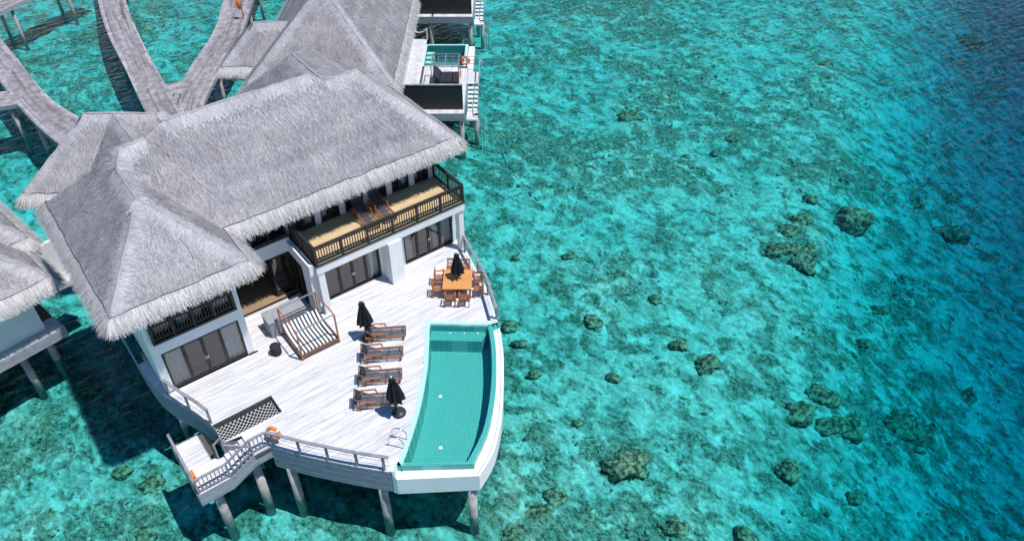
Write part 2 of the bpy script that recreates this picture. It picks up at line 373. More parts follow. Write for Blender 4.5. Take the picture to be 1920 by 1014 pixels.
def hip(frame, u0, u1, v0, v1, ze, open_right=False):
    "simple hip roof in a frame function (u,v,z)->world; returns faces, eaves, ridges"
    W = u1-u0; D = v1-v0; F = frame
    o = lambda a, b: (F(a, b, 0)-F(0, 0, 0)).normalized()
    if W <= D:
        h = W/2; A, B = (u0+h, v0+h, ze+h), (u0+h, v1-h, ze+h)
        fs = [[(u0, v0, ze), (u1, v0, ze), A], [(u1, v0, ze), (u1, v1, ze), B, A], [(u1, v1, ze), (u0, v1, ze), B], [(u0, v1, ze), (u0, v0, ze), A, B]]
    else:
        h = D/2; A, B = (u0+h, v0+h, ze+h), (u1-h, v0+h, ze+h)
        fs = [[(u0, v0, ze), (u1, v0, ze), B, A], [(u1, v0, ze), (u1, v1, ze), B], [(u1, v1, ze), (u0, v1, ze), A, B], [(u0, v1, ze), (u0, v0, ze), A]]
    faces = [[F(*p) for p in f] for f in fs]
    ev = [(F(u0, v0, ze), F(u1, v0, ze), o(0, -1)), (F(u1, v0, ze), F(u1, v1, ze), o(1, 0)), (F(u1, v1, ze), F(u0, v1, ze), o(0, 1)), (F(u0, v1, ze), F(u0, v0, ze), o(-1, 0))]
    rd = [(F(*A), F(*B)), (F(u0, v0, ze), F(*A)), (F(u1, v0, ze), F(*(A if W <= D else B))), (F(u1, v1, ze), F(*B)), (F(u0, v1, ze), F(*(B if W <= D else A)))]
    return faces, ev, rd

# ------------------------------------------------------------------ main villa
villa = thing('beach_villa', 'two storey white villa with grey thatched roof and long black railed balcony', 'house', (10, 3, 0))
XA, XB, YA, YB = 1.22, 19.95, .9, 7.95
V3 = lambda x, y, z: Vector((x, y, z))
A_, B_, C_, D_, E_, G_ = V3(XA, -1.85, 6), V3(7.1, -1.85, 6), V3(7.1, .9, 6), V3(XB, .9, 6), V3(XB, YB, 6), V3(XA, YB, 6)
W1, W2 = V3(4.16, 1.09, 8.94), V3(4.16, 3.84, 8.94)
L1, R1 = V3(4.745, 4.425, 9.525), V3(16.425, 4.425, 9.525)
T0, T1, T2, T3 = V3(5.75, 4.43, 9.53), V3(6.75, 4.80, 9.90), V3(14.0, 4.80, 9.90), V3(14.65, 4.43, 9.53)
faces = [[G_, A_, W1, W2, L1], [A_, B_, W1], [B_, C_, W2, W1], [C_, D_, R1, L1, W2], [D_, E_, R1], [E_, G_, L1, R1],
         [T0, T3, T2, T1], [V3(14.65, 5.2, 9.0), V3(5.75, 5.2, 9.0), T1, T2], [T0, T1, V3(5.75, 5.2, 9.0)], [T3, V3(14.65, 5.2, 9.0), T2]]
eaves = [(A_, B_, (0, -1, 0)), (B_, C_, (1, 0, 0)), (C_, D_, (0, -1, 0)), (D_, E_, (1, 0, 0)), (E_, G_, (0, 1, 0)), (G_, A_, (-1, 0, 0))]
ridges = [(A_, W1), (B_, W1), (W1, W2), (W2, L1), (L1, T0), (T1, T2), (T3, R1), (R1, D_)]
thatch(villa, faces, eaves, ridges, dens=640)
zf = lambda x, y: V3(x, y, 6+(y-.9)+.045); zw = lambda x, y: V3(x, y, 6+(y+1.85)+.045); zl = lambda x, y: V3(x, y, 6+(x-1.22)+.045)
for pts in ([zf(6.1, 4.2), zf(6.5, 3.4), zf(6.75, 2.9), zf(7.3, 2.2)], [zf(12.0, 2.6), zf(11.7, 1.8), zf(11.9, 1.2)], [zw(4.9, -.3), zw(5.1, -.9), zw(5.0, -1.4), zw(4.9, -1.75)], [zw(4.3, .3), zw(4.0, -.1), zw(3.8, -.4)], [zw(2.0, -1.75), zw(2.25, -1.5), zw(2.6, -1.7)], [zl(2.6, 5.9), zl(2.3, 4.6), zl(2.6, 3.4)]):
    mb = MB(); mb.tube(smooth_line([tuple(p) for p in pts], 4), .007, 4); part(mb, 'repair_cord', m_seam, villa)
# rear wings (single storey)
wa = [[V3(3.2, 15.1, 2.6), V3(3.2, 7.6, 2.6), V3(6.4, 7.6, 5.8), V3(6.4, 15.1, 5.8)], [V3(9.6, 7.6, 2.6), V3(9.6, 17, 2.6), V3(6.4, 15.1, 5.8), V3(6.4, 7.6, 5.8)]]
thatch(villa, wa, [(wa[1][0], wa[1][1], (1, 0, 0))], [(V3(6.4, 15.1, 5.8), V3(6.4, 7.6, 5.8))], dens=420, name='rear_roof')
wb = [[V3(14.27, 18.6, 2.6), V3(14.27, 7.6, 2.6), V3(17.47, 7.6, 5.8), V3(17.47, 15.4, 5.8)], [V3(22.2, 7.6, 2.96), V3(22.2, 16.1, 2.96), V3(19.74, 18.4, 4.44), V3(17.47, 15.4, 5.8), V3(17.47, 7.6, 5.8)],
      [V3(14.27, 18.6, 2.6), V3(17.47, 15.4, 5.8), V3(19.74, 18.4, 4.44)]]
thatch(villa, wb, [(wb[0][0], wb[0][1], (-1, 0, 0)), (wb[1][0], wb[1][1], (1, 0, 0))], [(V3(17.47, 15.4, 5.8), V3(17.47, 7.6, 5.8))], dens=420, name='rear_roof')
fA = lambda u, v, z: UV(u, v, z)
f_, e_, r_ = hip(fA, -26.97, -16.5, 36.2, 42.6, 2.6)
thatch(villa, f_, e_[:1]+e_[2:], r_, dens=420, name='porch_roof')

def glazed(parent, org, d, n, width, h, np_, curtains, name='glazed_door', z0=0., handle=None, fr=.09):
    "black framed glazing: frame (part) > pane, curtain, handle (sub-parts). org=left foot, d=along, n=outward"
    org = Vector(org); d = Vector(d); n = Vector(n); Z = Vector((0, 0, 1)); mb = MB()
    P = lambda a, b, z: org+d*a+n*b+Z*z
    def slab(m_, a0, a1, b0, b1, za, zb):
        m_.add([P(a0, b0, za), P(a1, b0, za), P(a1, b1, za), P(a0, b1, za), P(a0, b0, zb), P(a1, b0, zb), P(a1, b1, zb), P(a0, b1, zb)],
               [(3, 2, 1, 0), (4, 5, 6, 7), (0, 1, 5, 4), (1, 2, 6, 5), (2, 3, 7, 6), (3, 0, 4, 7)])
    slab(mb, 0, fr, -.06, .05, 0, h); slab(mb, width-fr, width, -.06, .05, 0, h)
    slab(mb, fr, width-fr, -.06, .05, h-fr, h); slab(mb, fr, width-fr, -.06, .05, 0, .13)
    pw = (width-2*fr)/np_
    for i in range(1, np_): slab(mb, fr+pw*i-.075, fr+pw*i+.075, -.05, .04, .13, h-fr)
    f = part(mb, name, m_black, parent)
    for i in range(np_):
        a0 = fr+pw*i+(.075 if i else 0); a1 = fr+pw*(i+1)-(.075 if i < np_-1 else 0)
        part(MB().add([P(a0, 0, .13), P(a1, 0, .13), P(a1, 0, h-fr), P(a0, 0, h-fr)], [(0, 1, 2, 3)]), 'pane', m_pane, f)
        if i in curtains:
            c0, c1 = curtains[i]; k = 26; m_ = MB(); top = []; bot = []
            for j in range(k+1):
                a = a0+(a1-a0)*(c0+(c1-c0)*j/k); w_ = .05*math.sin(j*1.55)+.02*math.sin(j*.7)
                top.append(P(a, -.16+w_*.6, h-.08)); bot.append(P(a+.03*math.sin(j*.4+i), -.18+w_, .06))
            m_.ribbon(bot, top); part(m_, 'curtain', m_curtain, f, smooth=True)
    if handle is not None:
        for sgn in (-1, 1):
            m_ = MB(); slab(m_, fr+pw*handle+sgn*.045-.018, fr+pw*handle+sgn*.045+.018, .04, .09, .95, 1.13); part(m_, 'handle', m_chrome, f)
    return f
dX = (1, 0, 0); nY = (0, -1, 0)
# --- left bay, front face Y=-1.03
mb = MB(); Yb = -1.03
mb.box(2.13, 2.5, Yb, Yb+.25, 0, 5.9); mb.box(6.1, 6.42, Yb, Yb+.25, 0, 5.9)
mb.box(2.5, 6.1, Yb, Yb+.25, 2.36, 3.2); mb.box(2.5, 6.1, Yb, Yb+.25, 5.3, 5.9)
part(mb, 'bay_wall', m_plaster, villa)
mb = MB(); mb.box(2.13, 2.38, Yb+.25, 7.8, 0, 6.0); mb.box(6.17, 6.42, Yb+.25, 1.75, 0, 5.9); part(mb, 'side_wall', m_plaster, villa)
glazed(villa, (2.5, Yb+.06, 0), dX, nY, 3.6, 2.35, 4, {0: (0, 1), 3: (0, 1)}, handle=2)
glazed(villa, (2.5, Yb+.14, 3.2), dX, nY, 3.6, 2.1, 4, {0: (0, 1), 1: (.2, 1), 3: (0, 1), 2: (0, .6)}, name='upper_window')
part(MB().box(2.5, 6.1, Yb+.05, Yb+.8, 3.12, 3.2), 'loggia_floor', m_balc, villa)
part(MB().box(6.1, 6.55, Yb-.1, Yb-.02, .005, .05), 'door_track', m_black, villa)
# railing of the loggia
def railing(parent, pts, z, h=1.0, step=.14, post=1.7, name='balcony_railing'):
    mb = MB(); bal = []; posts = []
    for a, b in zip(pts[:-1], pts[1:]):
        a = Vector((*a, z)); b = Vector((*b, z)); L_ = (b-a).length; t = (b-a)/L_
        mb.bar(a+Vector((0, 0, h)), b+Vector((0, 0, h)), .13, .07); mb.bar(a+Vector((0, 0, .12)), b+Vector((0, 0, .12)), .06, .06)
        mb.bar(a+Vector((0, 0, h-.14)), b+Vector((0, 0, h-.14)), .05, .05)
        k = max(1, round(L_/step)); kp = max(1, round(L_/post))
        pp = [i/kp for i in range(kp+1)]
        for i in range(k):
            s_ = (i+.5)/k
            if min(abs(s_-q)*L_ for q in pp) > .06: bal.append((a+t*L_*s_, math.atan2(t.y, t.x)))
        posts += [(a+t*L_*q, math.atan2(t.y, t.x)) for q in pp]
    r = part(mb, name, m_black, parent); org = rootmat(parent).translation
    if 'baluster' not in MESH:
        MESH['baluster'] = MB().box(-.021, .021, -.018, .018, .15, .845).mesh('baluster'); MESH['post'] = MB().box(-.05, .05, -.05, .05, 0, .965).mesh('post')
    for p, a in bal: link('baluster', MESH['baluster'], m_black, r, loc=p-org, rot=(0, 0, a))
    seen = []
    for p, a in posts:
        if all((p-q).length > .1 for q in seen): link('post', MESH['post'], m_black, r, loc=p-org, rot=(0, 0, a)); seen.append(p)
MESH = {}
railing(villa, [(2.42, Yb-.08), (6.14, Yb-.08)], 3.2, post=.95)
part(MB().box(2.36, 6.2, Yb-.16, Yb-.005, 3.08, 3.2), 'railing_sill', m_black, villa)
# --- living room recess, plane Y=1.8
mb = MB(); mb.box(6.42, 10.25, 1.78, 2.0, 2.65, 3.5); mb.box(10.05, 10.3, -.72, 1.78, 2.65, 3.28); mb.box(10.05, 10.3, -.55, .25, 0, 2.65)
part(mb, 'recess_wall', m_plaster, villa); part(MB().box(6.42, 10.3, 1.78, 2.0, 5.5, 5.9), 'lintel', m_plaster, villa)
part(MB().prism([(2.4, -.78), (6.16, -.78), (6.16, 1.7), (10.86, 1.7), (10.86, .23), (18.77, .23), (18.77, 7.49), (2.4, 7.49)], -.06, .03), 'room_floor', m_floor, villa)
for i in range(20): part(MB().box(6.42, 10.05, 1.62+i*.29, 1.62+i*.29+.282, .031, .055), 'floor_board', m_floor, villa)
part(MB().box(6.42, 10.05, 1.5, 1.6, .005, .06), 'door_track', m_black, villa)
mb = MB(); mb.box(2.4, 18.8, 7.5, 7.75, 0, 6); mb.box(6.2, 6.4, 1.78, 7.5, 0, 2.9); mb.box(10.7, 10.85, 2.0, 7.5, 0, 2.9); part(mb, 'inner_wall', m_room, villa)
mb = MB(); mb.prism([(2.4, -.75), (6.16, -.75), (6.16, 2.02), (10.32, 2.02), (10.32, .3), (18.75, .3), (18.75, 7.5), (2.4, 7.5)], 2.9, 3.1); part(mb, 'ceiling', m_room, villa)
glazed(villa, (10.17, 1.7, 0), (0, -1, 0), (-1, 0, 0), 1.4, 2.6, 2, {0: (.0, .5)}, name='side_glazing')
glazed(villa, (9.0, 1.86, 0), dX, nY, 1.0, 2.6, 1, {}, name='sliding_door')
glazed(villa, (6.45, 2.2, 3.5), dX, nY, 3.75, 2.1, 3, {1: (.6, 1)}, name='upper_window')
part(MB().box(6.42, 10.3, 1.74, 1.80, 3.5, 3.62), 'railing_sill', m_black, villa)
mb = MB()
for x in (6.5, 7.4, 8.3, 9.2, 10.1): mb.box(x, x+.05, 1.75, 1.79, 3.62, 4.3)
mb.box(6.42, 10.3, 1.74, 1.79, 4.3, 4.36); part(mb, 'loggia_railing', m_black, villa)
# --- main front, plane Y=0 with balcony above
mb = MB(); mb.box(10.3, 10.96, 0, .22, 0, 3.1); mb.box(14.17, 15.66, 0, .22, 0, 3.1); mb.box(18.79, 19.0, 0, .22, 0, 3.1)
mb.box(10.96, 14.17, 0, .22, 2.42, 3.1); mb.box(15.66, 18.79, 0, .22, 2.42, 3.1); part(mb, 'front_wall', m_plaster, villa)
mb = MB(); mb.box(18.78, 19.0, .222, 7.7, 0, 3.19); mb.box(18.78, 18.99, 2.31, 7.7, 3.19, 6); part(mb, 'end_wall', m_plaster, villa)
glazed(villa, (10.96, .06, 0), dX, nY, 3.21, 2.42, 4, {3: (.35, 1)}, handle=2)
glazed(villa, (15.66, .06, 0), dX, nY, 3.13, 2.42, 4, {0: (0, .8), 2: (.45, 1), 3: (0, 1)}, handle=2)
part(MB().box(14.27, 15.03, -1.0, -.003, .004, 2.72), 'pillar', m_white, villa)
part(MB().box(10.38, 10.72, -.86, -.52, .004, 2.72), 'column', m_white, villa)
part(MB().box(18.72, 19.02, -.82, -.52, .004, 2.72), 'column', m_white, villa)
mb = MB(); mb.box(10.34, 19.06, -.9, -.65, 2.72, 3.2); mb.box(10.34, 10.6, -.65, 2.0, 2.72, 3.2); mb.box(18.8, 19.06, -.65, 2.0, 2.72, 3.2); mb.box(10.6, 18.8, -.65, 2.0, 2.95, 3.2)
part(mb, 'balcony_slab', m_white, villa)
part(MB().prism([(10.30, -.94), (19.1, -.94), (19.1, 2.0), (10.30, 2.0)], 3.203, 3.29), 'balcony_edge', m_black, villa)
for i in range(20): part(MB().box(10.42, 18.98, -.86+i*.142, -.86+i*.142+.136, 3.292, 3.325), 'floor_board', m_balc, villa)
railing(villa, [(10.42, 1.92), (10.42, -.85), (19.0, -.85), (19.0, 1.92)], 3.325, post=1.43)
mb = MB()
for x in (10.36, 11.9, 13.3, 14.7, 16.1, 17.5, 18.75): mb.box(x-.04, x+.28, 2.0, 2.3, 3.29, 6.0)
part(mb, 'upper_wall', m_plaster, villa)
xs = (10.6, 12.14, 13.54, 14.94, 16.34, 17.74)
for i, x in enumerate(xs):
    glazed(villa, (x, 2.12, 3.33), dX, nY, ((11.9, 13.3, 14.7, 16.1, 17.5, 18.75)[i]-x), 2.5, 2, {0: (0, 1)} if i % 2 else {1: (.1, 1), 0: (0, .3)}, name='balcony_door')
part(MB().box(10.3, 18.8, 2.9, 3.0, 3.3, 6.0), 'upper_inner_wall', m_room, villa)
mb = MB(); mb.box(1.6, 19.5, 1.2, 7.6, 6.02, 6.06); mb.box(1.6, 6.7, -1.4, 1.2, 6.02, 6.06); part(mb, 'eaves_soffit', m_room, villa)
# timber bench inside the open living room
bench = thing('living_room_bench', 'pale timber bench standing inside the open living room', 'bench', (7.4, 3.6, .055))
for x in (-.9, .9):
    part(MB().box(x-.06, x+.06, -.25, .25, 0, .42), 'leg', m_tabletop, bench, world=False)
part(MB().box(-1.1, 1.1, -.3, .3, .42, .52), 'seat', m_tabletop, bench, world=False)
part(MB().box(-1.1, 1.1, .3, .4, .42, .85), 'backrest', m_tabletop, bench, world=False)

# ------------------------------------------------------------------ sun deck
deck = thing('sun_deck', 'broad bleached timber sun deck curving in front of the two storey villa', 'deck', (10, -4, 0))
LEFT = smooth_line([(1.62, 5.5), (1.65, 3.71), (1.66, 1.36), (1.8, -.29), (2.11, -1.47), (2.46, -2.3), (2.78, -3.19), (3.08, -4.25), (2.98, -5.3)], 3)
FRONT = smooth_line([(4.6, -6.68), (5.48, -7.92), (6.2, -8.83), (7.09, -9.91), (8.06, -10.98)], 4)
POOLL = smooth_line([(8.24, -11.02), (9.12, -10.26), (10.08, -9.37), (10.94, -8.5), (11.78, -7.54), (12.54, -6.6), (13.34, -5.46), (14.13, -4.32)], 3)
RIGHT = smooth_line([(16.99, -6.6), (17.97, -4.41), (18.5, -2.64), (19.08, -.67)], 4)
DECK = LEFT+[(2.86, -5.36), (3.85, -5.36), (3.85, -6.65)]+FRONT+POOLL+RIGHT+[(19.2, 1.9), (19.2, 5.5)]
NET = [(3.2, -4.16), (5.88, -4.03), (5.83, -5.24), (2.90, -5.24)]
def crossings(Y, polys):
    xs_ = []
    for P in polys:
        for i in range(len(P)):
            a, b = P[i], P[(i+1) % len(P)]
            if (a[1] > Y) != (b[1] > Y): xs_.append(a[0]+(Y-a[1])/(b[1]-a[1])*(b[0]-a[0]))
    return sorted(xs_)
def in_poly(x, y, P):
    c = False
    for i in range(len(P)):
        a, b = P[i], P[i-1]
        if (a[1] > y) != (b[1] > y) and x < (b[0]-a[0])*(y-a[1])/(b[1]-a[1])+a[0]: c = not c
    return c
NETX = [(2.6, -4.044), (5.86, -4.044), (5.86, -5.228), (2.6, -5.228)]
row = 0; y = -11.0; PW = .148; subf = MB()
while y < 1.55:
    lo, hi = y+.004, y+PW-.004
    cl, ch = crossings(lo, [DECK]), crossings(hi, [DECK])
    if len(cl) != len(ch) or len(cl) % 2:
        cl = ch = crossings((lo+hi)/2, [DECK])
    for k in range(0, len(cl)-1, 2):
        a0, a1, b0, b1 = cl[k], ch[k], cl[k+1], ch[k+1]
        spans = [(a0, a1, b0, b1)]
        nx = crossings((lo+hi)/2, [NETX])
        if nx and a0 < nx[1] < b0: spans = [s_ for s_ in ((a0, a1, nx[0], nx[0]), (nx[1], nx[1], b0, b1)) if s_[2]-s_[0] > .15]
        if y > -1.1 and k == 0:   # floor of the house hides the rest: stop at the bay and the front wall
            if y > .0: spans = [(a0, a1, 2.12, 2.12), (6.43, 6.43, 10.04, 10.04)]
            elif y > -.7: spans = [(a0, a1, 2.12, 2.12), (6.43, 6.43, 10.04, 10.04), (10.31, 10.31, b0, b1)]
            else: spans = [(a0, a1, 2.12, 2.12), (6.43, 6.43, b0, b1)]
        for (p0, p1, q0, q1) in spans:
            if max(q0, q1)-min(p0, p1) < .12: continue
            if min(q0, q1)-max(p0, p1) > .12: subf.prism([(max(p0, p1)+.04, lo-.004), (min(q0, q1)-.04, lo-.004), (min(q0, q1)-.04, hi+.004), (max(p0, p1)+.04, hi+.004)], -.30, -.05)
            x = min(p0, p1); end = max(q0, q1); cuts = []; x += 1.6+(row*1.37) % 3.4
            while x < end-.9: cuts.append(x); x += 4.6
            ed = [(p0, p1)]+[(c_, c_) for c_ in cuts]+[(q0, q1)]
            for (l0, l1), (r0, r1) in zip(ed[:-1], ed[1:]):
                dz = random.uniform(-.003, .003)
                part(MB().prism([(l0+.004, lo), (r0-.004, lo), (r1-.004, hi), (l1+.004, hi)], -.035, dz), 'plank', m_deck, deck)
    y += PW; row += 1
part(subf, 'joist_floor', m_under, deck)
def skirt(parent, line, z0, z1, n, wall=.03):
    hgt = (z0-z1)/n
    for i in range(n):
        a = offset(line, 0.0); b = offset(line, -wall if i % 2 else -wall*.75)
        mb = MB(); zt, zb = z0-i*hgt-.004, z0-(i+1)*hgt+.024
        k = len(line); vs = [(p[0], p[1], zb) for p in a]+[(p[0], p[1], zt) for p in a]+[(p[0], p[1], zb) for p in b]+[(p[0], p[1], zt) for p in b]
        fs = []
        for j in range(k-1): fs += [(j, j+1, k+j+1, k+j), (2*k+j+1, 2*k+j, 3*k+j, 3*k+j+1), (k+j, k+j+1, 3*k+j+1, 3*k+j), (j+1, j, 2*k+j, 2*k+j+1)]
        fs += [(0, k, 3*k, 2*k), (k-1, 3*k-1, 4*k-1, 2*k-1)]
        part(mb.add(vs, fs), 'skirt_board', m_skirt, parent)
skirt(deck, offset(LEFT, -.0)[::-1][1:], -.04, -1.45, 7)
skirt(deck, FRONT[::-1], -.04, -1.45, 7)
skirt(deck, RIGHT[::-1], -.04, -.5, 2)
mb = MB(); mb.bar((2.98, -5.27, -.4), (4.6, -6.68, -.4), .06, .7); part(mb, 'stair_trimmer', m_skirt, deck)
for x, y in ((7.86, -10.35), (5.1, -7.05), (3.9, -6.0), (2.75, -2.9), (2.4, .2), (13.9, -3.0), (16.6, -3.2), (18.2, -3.0), (18.7, .4), (9, -6), (6, -2), (10, -1), (2.3, 4), (14, .5)):
    mb = MB(); mb.tube([(x, y, -6), (x, y, -1.38)], .21, 14); part(mb, 'piling', m_pile, deck, smooth=True)
def rail(parent, posts, path, h=.95, name='deck_railing', cables=2):
    mb = MB(); P = [Vector((*p, h)) for p in path]
    for a, b in zip(P[:-1], P[1:]): mb.bar(a, b, .14, .05)
    r = part(mb, name, m_grey, parent)
    for x, y in posts:
        m_ = MB(); m_.box(x-.05, x+.05, y-.05, y+.05, -.12, h-.026); part(m_, 'post', m_grey, r)
    for k in range(cables):
        m_ = MB(); z = h*(.35+.35*k); m_.tube([(p[0], p[1], z) for p in path], .009, 5); part(m_, 'cable', m_chrome, r)
    return r
rail(deck, [(4.76, -6.78), (5.48, -7.83), (6.29, -8.83), (7.13, -9.84), (7.92, -10.74)], offset(FRONT, .05)[0:], .95)
rail(deck, [(2.2, -1.1), (2.62, -2.5), (3.08, -3.9)], [(2.1, -.9), (2.27, -1.4), (2.62, -2.5), (2.9, -3.3), (3.08, -4.0)], .95, cables=1)
rail(deck, [(18.85, -1.05), (18.38, -2.95), (17.1, -6.35), (17.8, -4.65)], offset(RIGHT, .08), 1.0)

# rope net over the water
net = thing('rope_hammock_net', 'black and white rope net slung in an opening of the deck', 'net', (4.4, -4.7, 0))
mb = MB(); mw = MB()
def netz(a, b): return -.30-.18*math.sin(math.pi*min(1, max(0, a)))*math.sin(math.pi*min(1, max(0, b)))
def netp(a, b):
    p = Vector((3.12, -4.08, 0)).lerp(Vector((5.83, -4.08, 0)), a); q = Vector((2.95, -5.2, 0)).lerp(Vector((5.81, -5.2, 0)), a); r = p.lerp(q, b); r.z = netz(a, b); return r
n1, n2 = 40, 17
for i in range(-n2, n1):
    for sgn in (0, 1):
        pts = []
        for k in range(n2+1):
            a = (i+k)/n1 if sgn == 0 else (i+n2-k)/n1
            if 0 <= a <= 1: pts.append(netp(a, k/n2))
        if len(pts) > 1: (mw if i % 3 == 0 else mb).tube(pts, .015, 4)
part(mb, 'rope_mesh', m_blackrope, net, kind='stuff'); part(mw, 'rope_mesh', m_rope, net, kind='stuff')
mb = MB()
for e in ([netp(i/20, 0) for i in range(21)], [netp(1, i/20) for i in range(21)], [netp(i/20, 1) for i in range(21)], [netp(0, i/20) for i in range(21)]): mb.tube(e, .022, 5)
part(mb, 'edge_rope', m_blackrope, net)
mb = MB(); mb.bar((5.875, -4.0, -.35), (5.875, -5.27, -.35), .03, .6); part(mb, 'opening_lining', m_skirt, deck)
mb = MB(); mb.bar((3.1, -4.025, -.3), (5.85, -4.025, -.3), .03, .5); part(mb, 'opening_lining', m_skirt, deck)
mb = MB(); mb.bar((2.95, -5.245, -.3), (5.85, -5.245, -.3), .03, .5); part(mb, 'opening_lining', m_skirt, deck)

# ------------------------------------------------------------------ swimming pool
pool = thing('swimming_pool', 'large curved infinity pool with green mosaic and white outer ledge', 'pool', (12.4, -8.8, -1.5))
INR = smooth_line([(16.47, -6.46), (15.77, -7.68), (14.76, -9.09), (13.72, -10.33), (12.40, -11.60), (10.98, -12.46)], 3)
INL = offset(POOLL, -.22); INL[0] = (8.62, -10.72); INL[-1] = (14.22, -4.62)
OUT = smooth_line([(17.08, -6.6), (16.26, -8.0), (15.42, -9.15), (14.22, -10.66), (13.4, -11.56), (12.3, -12.55), (11.1, -13.16)], 3)
INN = INL+INR                                   # closed inner outline
Zf, Zw = -1.3, -.10
mb = MB(); n = len(INN)
mb.add([(p[0], p[1], Zf) for p in INN], [tuple(range(n))])
mb.add([(p[0], p[1], Zf) for p in INN]+[(p[0], p[1], Zw+.002) for p in INN], [(i, (i+1) % n, n+(i+1) % n, n+i) for i in range(n)])
part(mb, 'basin', m_tile, pool)
d1 = (Vector(INR[0])-Vector(INL[-1])).normalized(); dn_ = Vector((-.609, -.793))
s0 = Vector(INL[-1]); s1 = Vector(INR[0])
part(MB().prism([tuple(s0+d1*.01), tuple(s1-d1*.03), tuple(s1-d1*.30+dn_*.66), tuple(s0+dn_*.66+d1*.0)], Zf+.004, -.50), 'bench_step', m_tile, pool)
cop = MB(); cop.ribbon([(p[0], p[1], .012) for p in POOLL], [(p[0], p[1], .012) for p in INL]); cop.ribbon([(p[0], p[1], .012) for p in INL], [(p[0], p[1], Zw) for p in INL])
tl, tr = (14.13, -4.32), (16.99, -6.61)
cop.add([(*tl, .012), (*tr, .012), (*INR[0], .012), (*INL[-1], .012)], [(0, 1, 2, 3)]); cop.add([(*INL[-1], .012), (*INR[0], .012), (*INR[0], Zw), (*INL[-1], Zw)], [(0, 1, 2, 3)])
part(cop, 'coping', m_coping, pool)
WEO = offset(INR, .22); WEO[-1] = (11.12, -12.74); WEO[0] = (16.68, -6.62)
FRI, FRO = [INR[-1], INL[0]], [WEO[-1], (8.48, -10.84)]
mb = MB(); mb.ribbon([(p[0], p[1], Zw+.01) for p in INR+[INL[0]]], [(p[0], p[1], Zw+.01) for p in WEO+[FRO[1]]])
mb.ribbon([(p[0], p[1], Zw+.01) for p in WEO+[FRO[1]]], [(p[0], p[1], -.45) for p in WEO+[FRO[1]]]); part(mb, 'weir', m_tile, pool)
OUTL = OUT+[(8.2, -11.18)]
INO = WEO+[FRO[1]]
# resample the two outlines to equal length
def resample(pl, k):
    P = [Vector(p) for p in pl]; d = [0]
    for a, b in zip(P[:-1], P[1:]): d.append(d[-1]+(b-a).length)
    out = []
    for i in range(k):
        s_ = d[-1]*i/(k-1); j = min(len(d)-2, max(0, sum(1 for q in d if q <= s_)-1)); t = (s_-d[j])/(d[j+1]-d[j]); q = P[j].lerp(P[j+1], t); out.append((q.x, q.y))
    return out
oa = resample(OUT, 24)+[(8.2, -11.18)]; ia = resample(WEO, 24)+[FRO[1]]
lip = offset(oa, .18); lip[-2] = (11.14, -12.98); lip[-1] = (8.3, -11.06)
mb = MB(); mb.ribbon([(p[0], p[1], -.45) for p in ia], [(p[0], p[1], -.45) for p in oa])
mb.ribbon([(p[0], p[1], -.45) for p in oa], [(p[0], p[1], -1.5) for p in oa])
k = len(oa); bot = [(p[0], p[1], -1.5) for p in oa]+[(p[0], p[1], -1.5) for p in POOLL]
mb.add(bot, [tuple(range(len(bot)))]); mb.add([(8.2, -11.18, -1.5), (8.2, -11.18, -.45), (8.2, -11.0, 0), (8.10, -11.0, 0), (8.08, -11.0, -1.5)], [(0, 1, 2, 3, 4)])
mb.add([(8.2, -11.18, -.45), (8.48, -10.84, -.45), (8.50, -10.80, .01), (8.2, -11.06, .01)], [(0, 1, 2, 3)])
part(mb, 'ledge', m_white, pool)
part(MB().prism([(8.13, -11.03), (8.19, -11.10), (8.50, -10.82), (8.66, -10.68), (8.44, -10.76)], -.449, .008), 'corner_block', m_coping, pool)
mb = MB(); g = offset(resample(OUT, 24), -.12); mb.ribbon([(p[0], p[1], -.446) for p in g], [(p[0], p[1], -.446) for p in offset(g, -.03)]); part(mb, 'ledge_groove', m_grey, pool)
mw_, fr_, gl_ = glassy('pool_water', (.93, 1, .99), 1.33, .03)
N = mw_.node_tree.nodes; nz = N.new('ShaderNodeTexNoise'); nz.inputs['Scale'].default_value = 3.; nz.inputs['Detail'].default_value = 3
bp = N.new('ShaderNodeBump'); bp.inputs['Strength'].default_value = .25; bp.inputs['Distance'].default_value = .05; g_ = N.new('ShaderNodeNewGeometry')
mw_.node_tree.links.new(g_.outputs['Position'], nz.inputs[0]); mw_.node_tree.links.new(nz.outputs['Fac'], bp.inputs['Height']); mw_.node_tree.links.new(bp.outputs[0], gl_.inputs['Normal'])
part(MB().add([(p[0], p[1], Zw-.01) for p in INN], [tuple(range(n))]), 'pool_surface', mw_, pool)
for i, (x, y) in enumerate(((14.9, -5.35), (15.45, -5.8), (15.98, -6.22))):
    mb = MB(); mb.lathe([(.001, 0), (.05, .005), (.05, .03)], 12, (x, y-.02, -.49)); part(mb, 'pool_light', m_rope, pool)
for x, y in ((12.55, -7.9), (10.9, -10.4)):
    mb = MB(); mb.lathe([(.09, 0), (.09, .02), (.001, .03)], 16, (x, y, Zf+.002)); part(mb, 'floor_drain', m_rope, pool)
for x, y in ((16.9, -8.6), (15.9, -10.3)): pass
for sg in (0, 1):                               # steel ladder loops
    bx, by = (8.98, -10.1) if sg == 0 else (9.35, -9.78)
    o = Vector((.66, -.75, 0)).cross(Vector((0, 0, 1))).normalized()*-1
    o = Vector((.62, -.78, 0))
    pts = []
    for k in range(13):
        a = math.pi*k/12; pts.append(Vector((bx, by, 0))+o*(-.42+.34*(1-math.cos(a)))+Vector((0, 0, .35+.32*math.sin(a))))
    pts = [Vector((bx, by, .0))+o*-.42]+pts+[Vector((bx, by, -.9))+o*.26]
    mb = MB(); mb.tube(pts, .024, 8); part(mb, 'ladder_rail', m_chrome, pool, smooth=True)
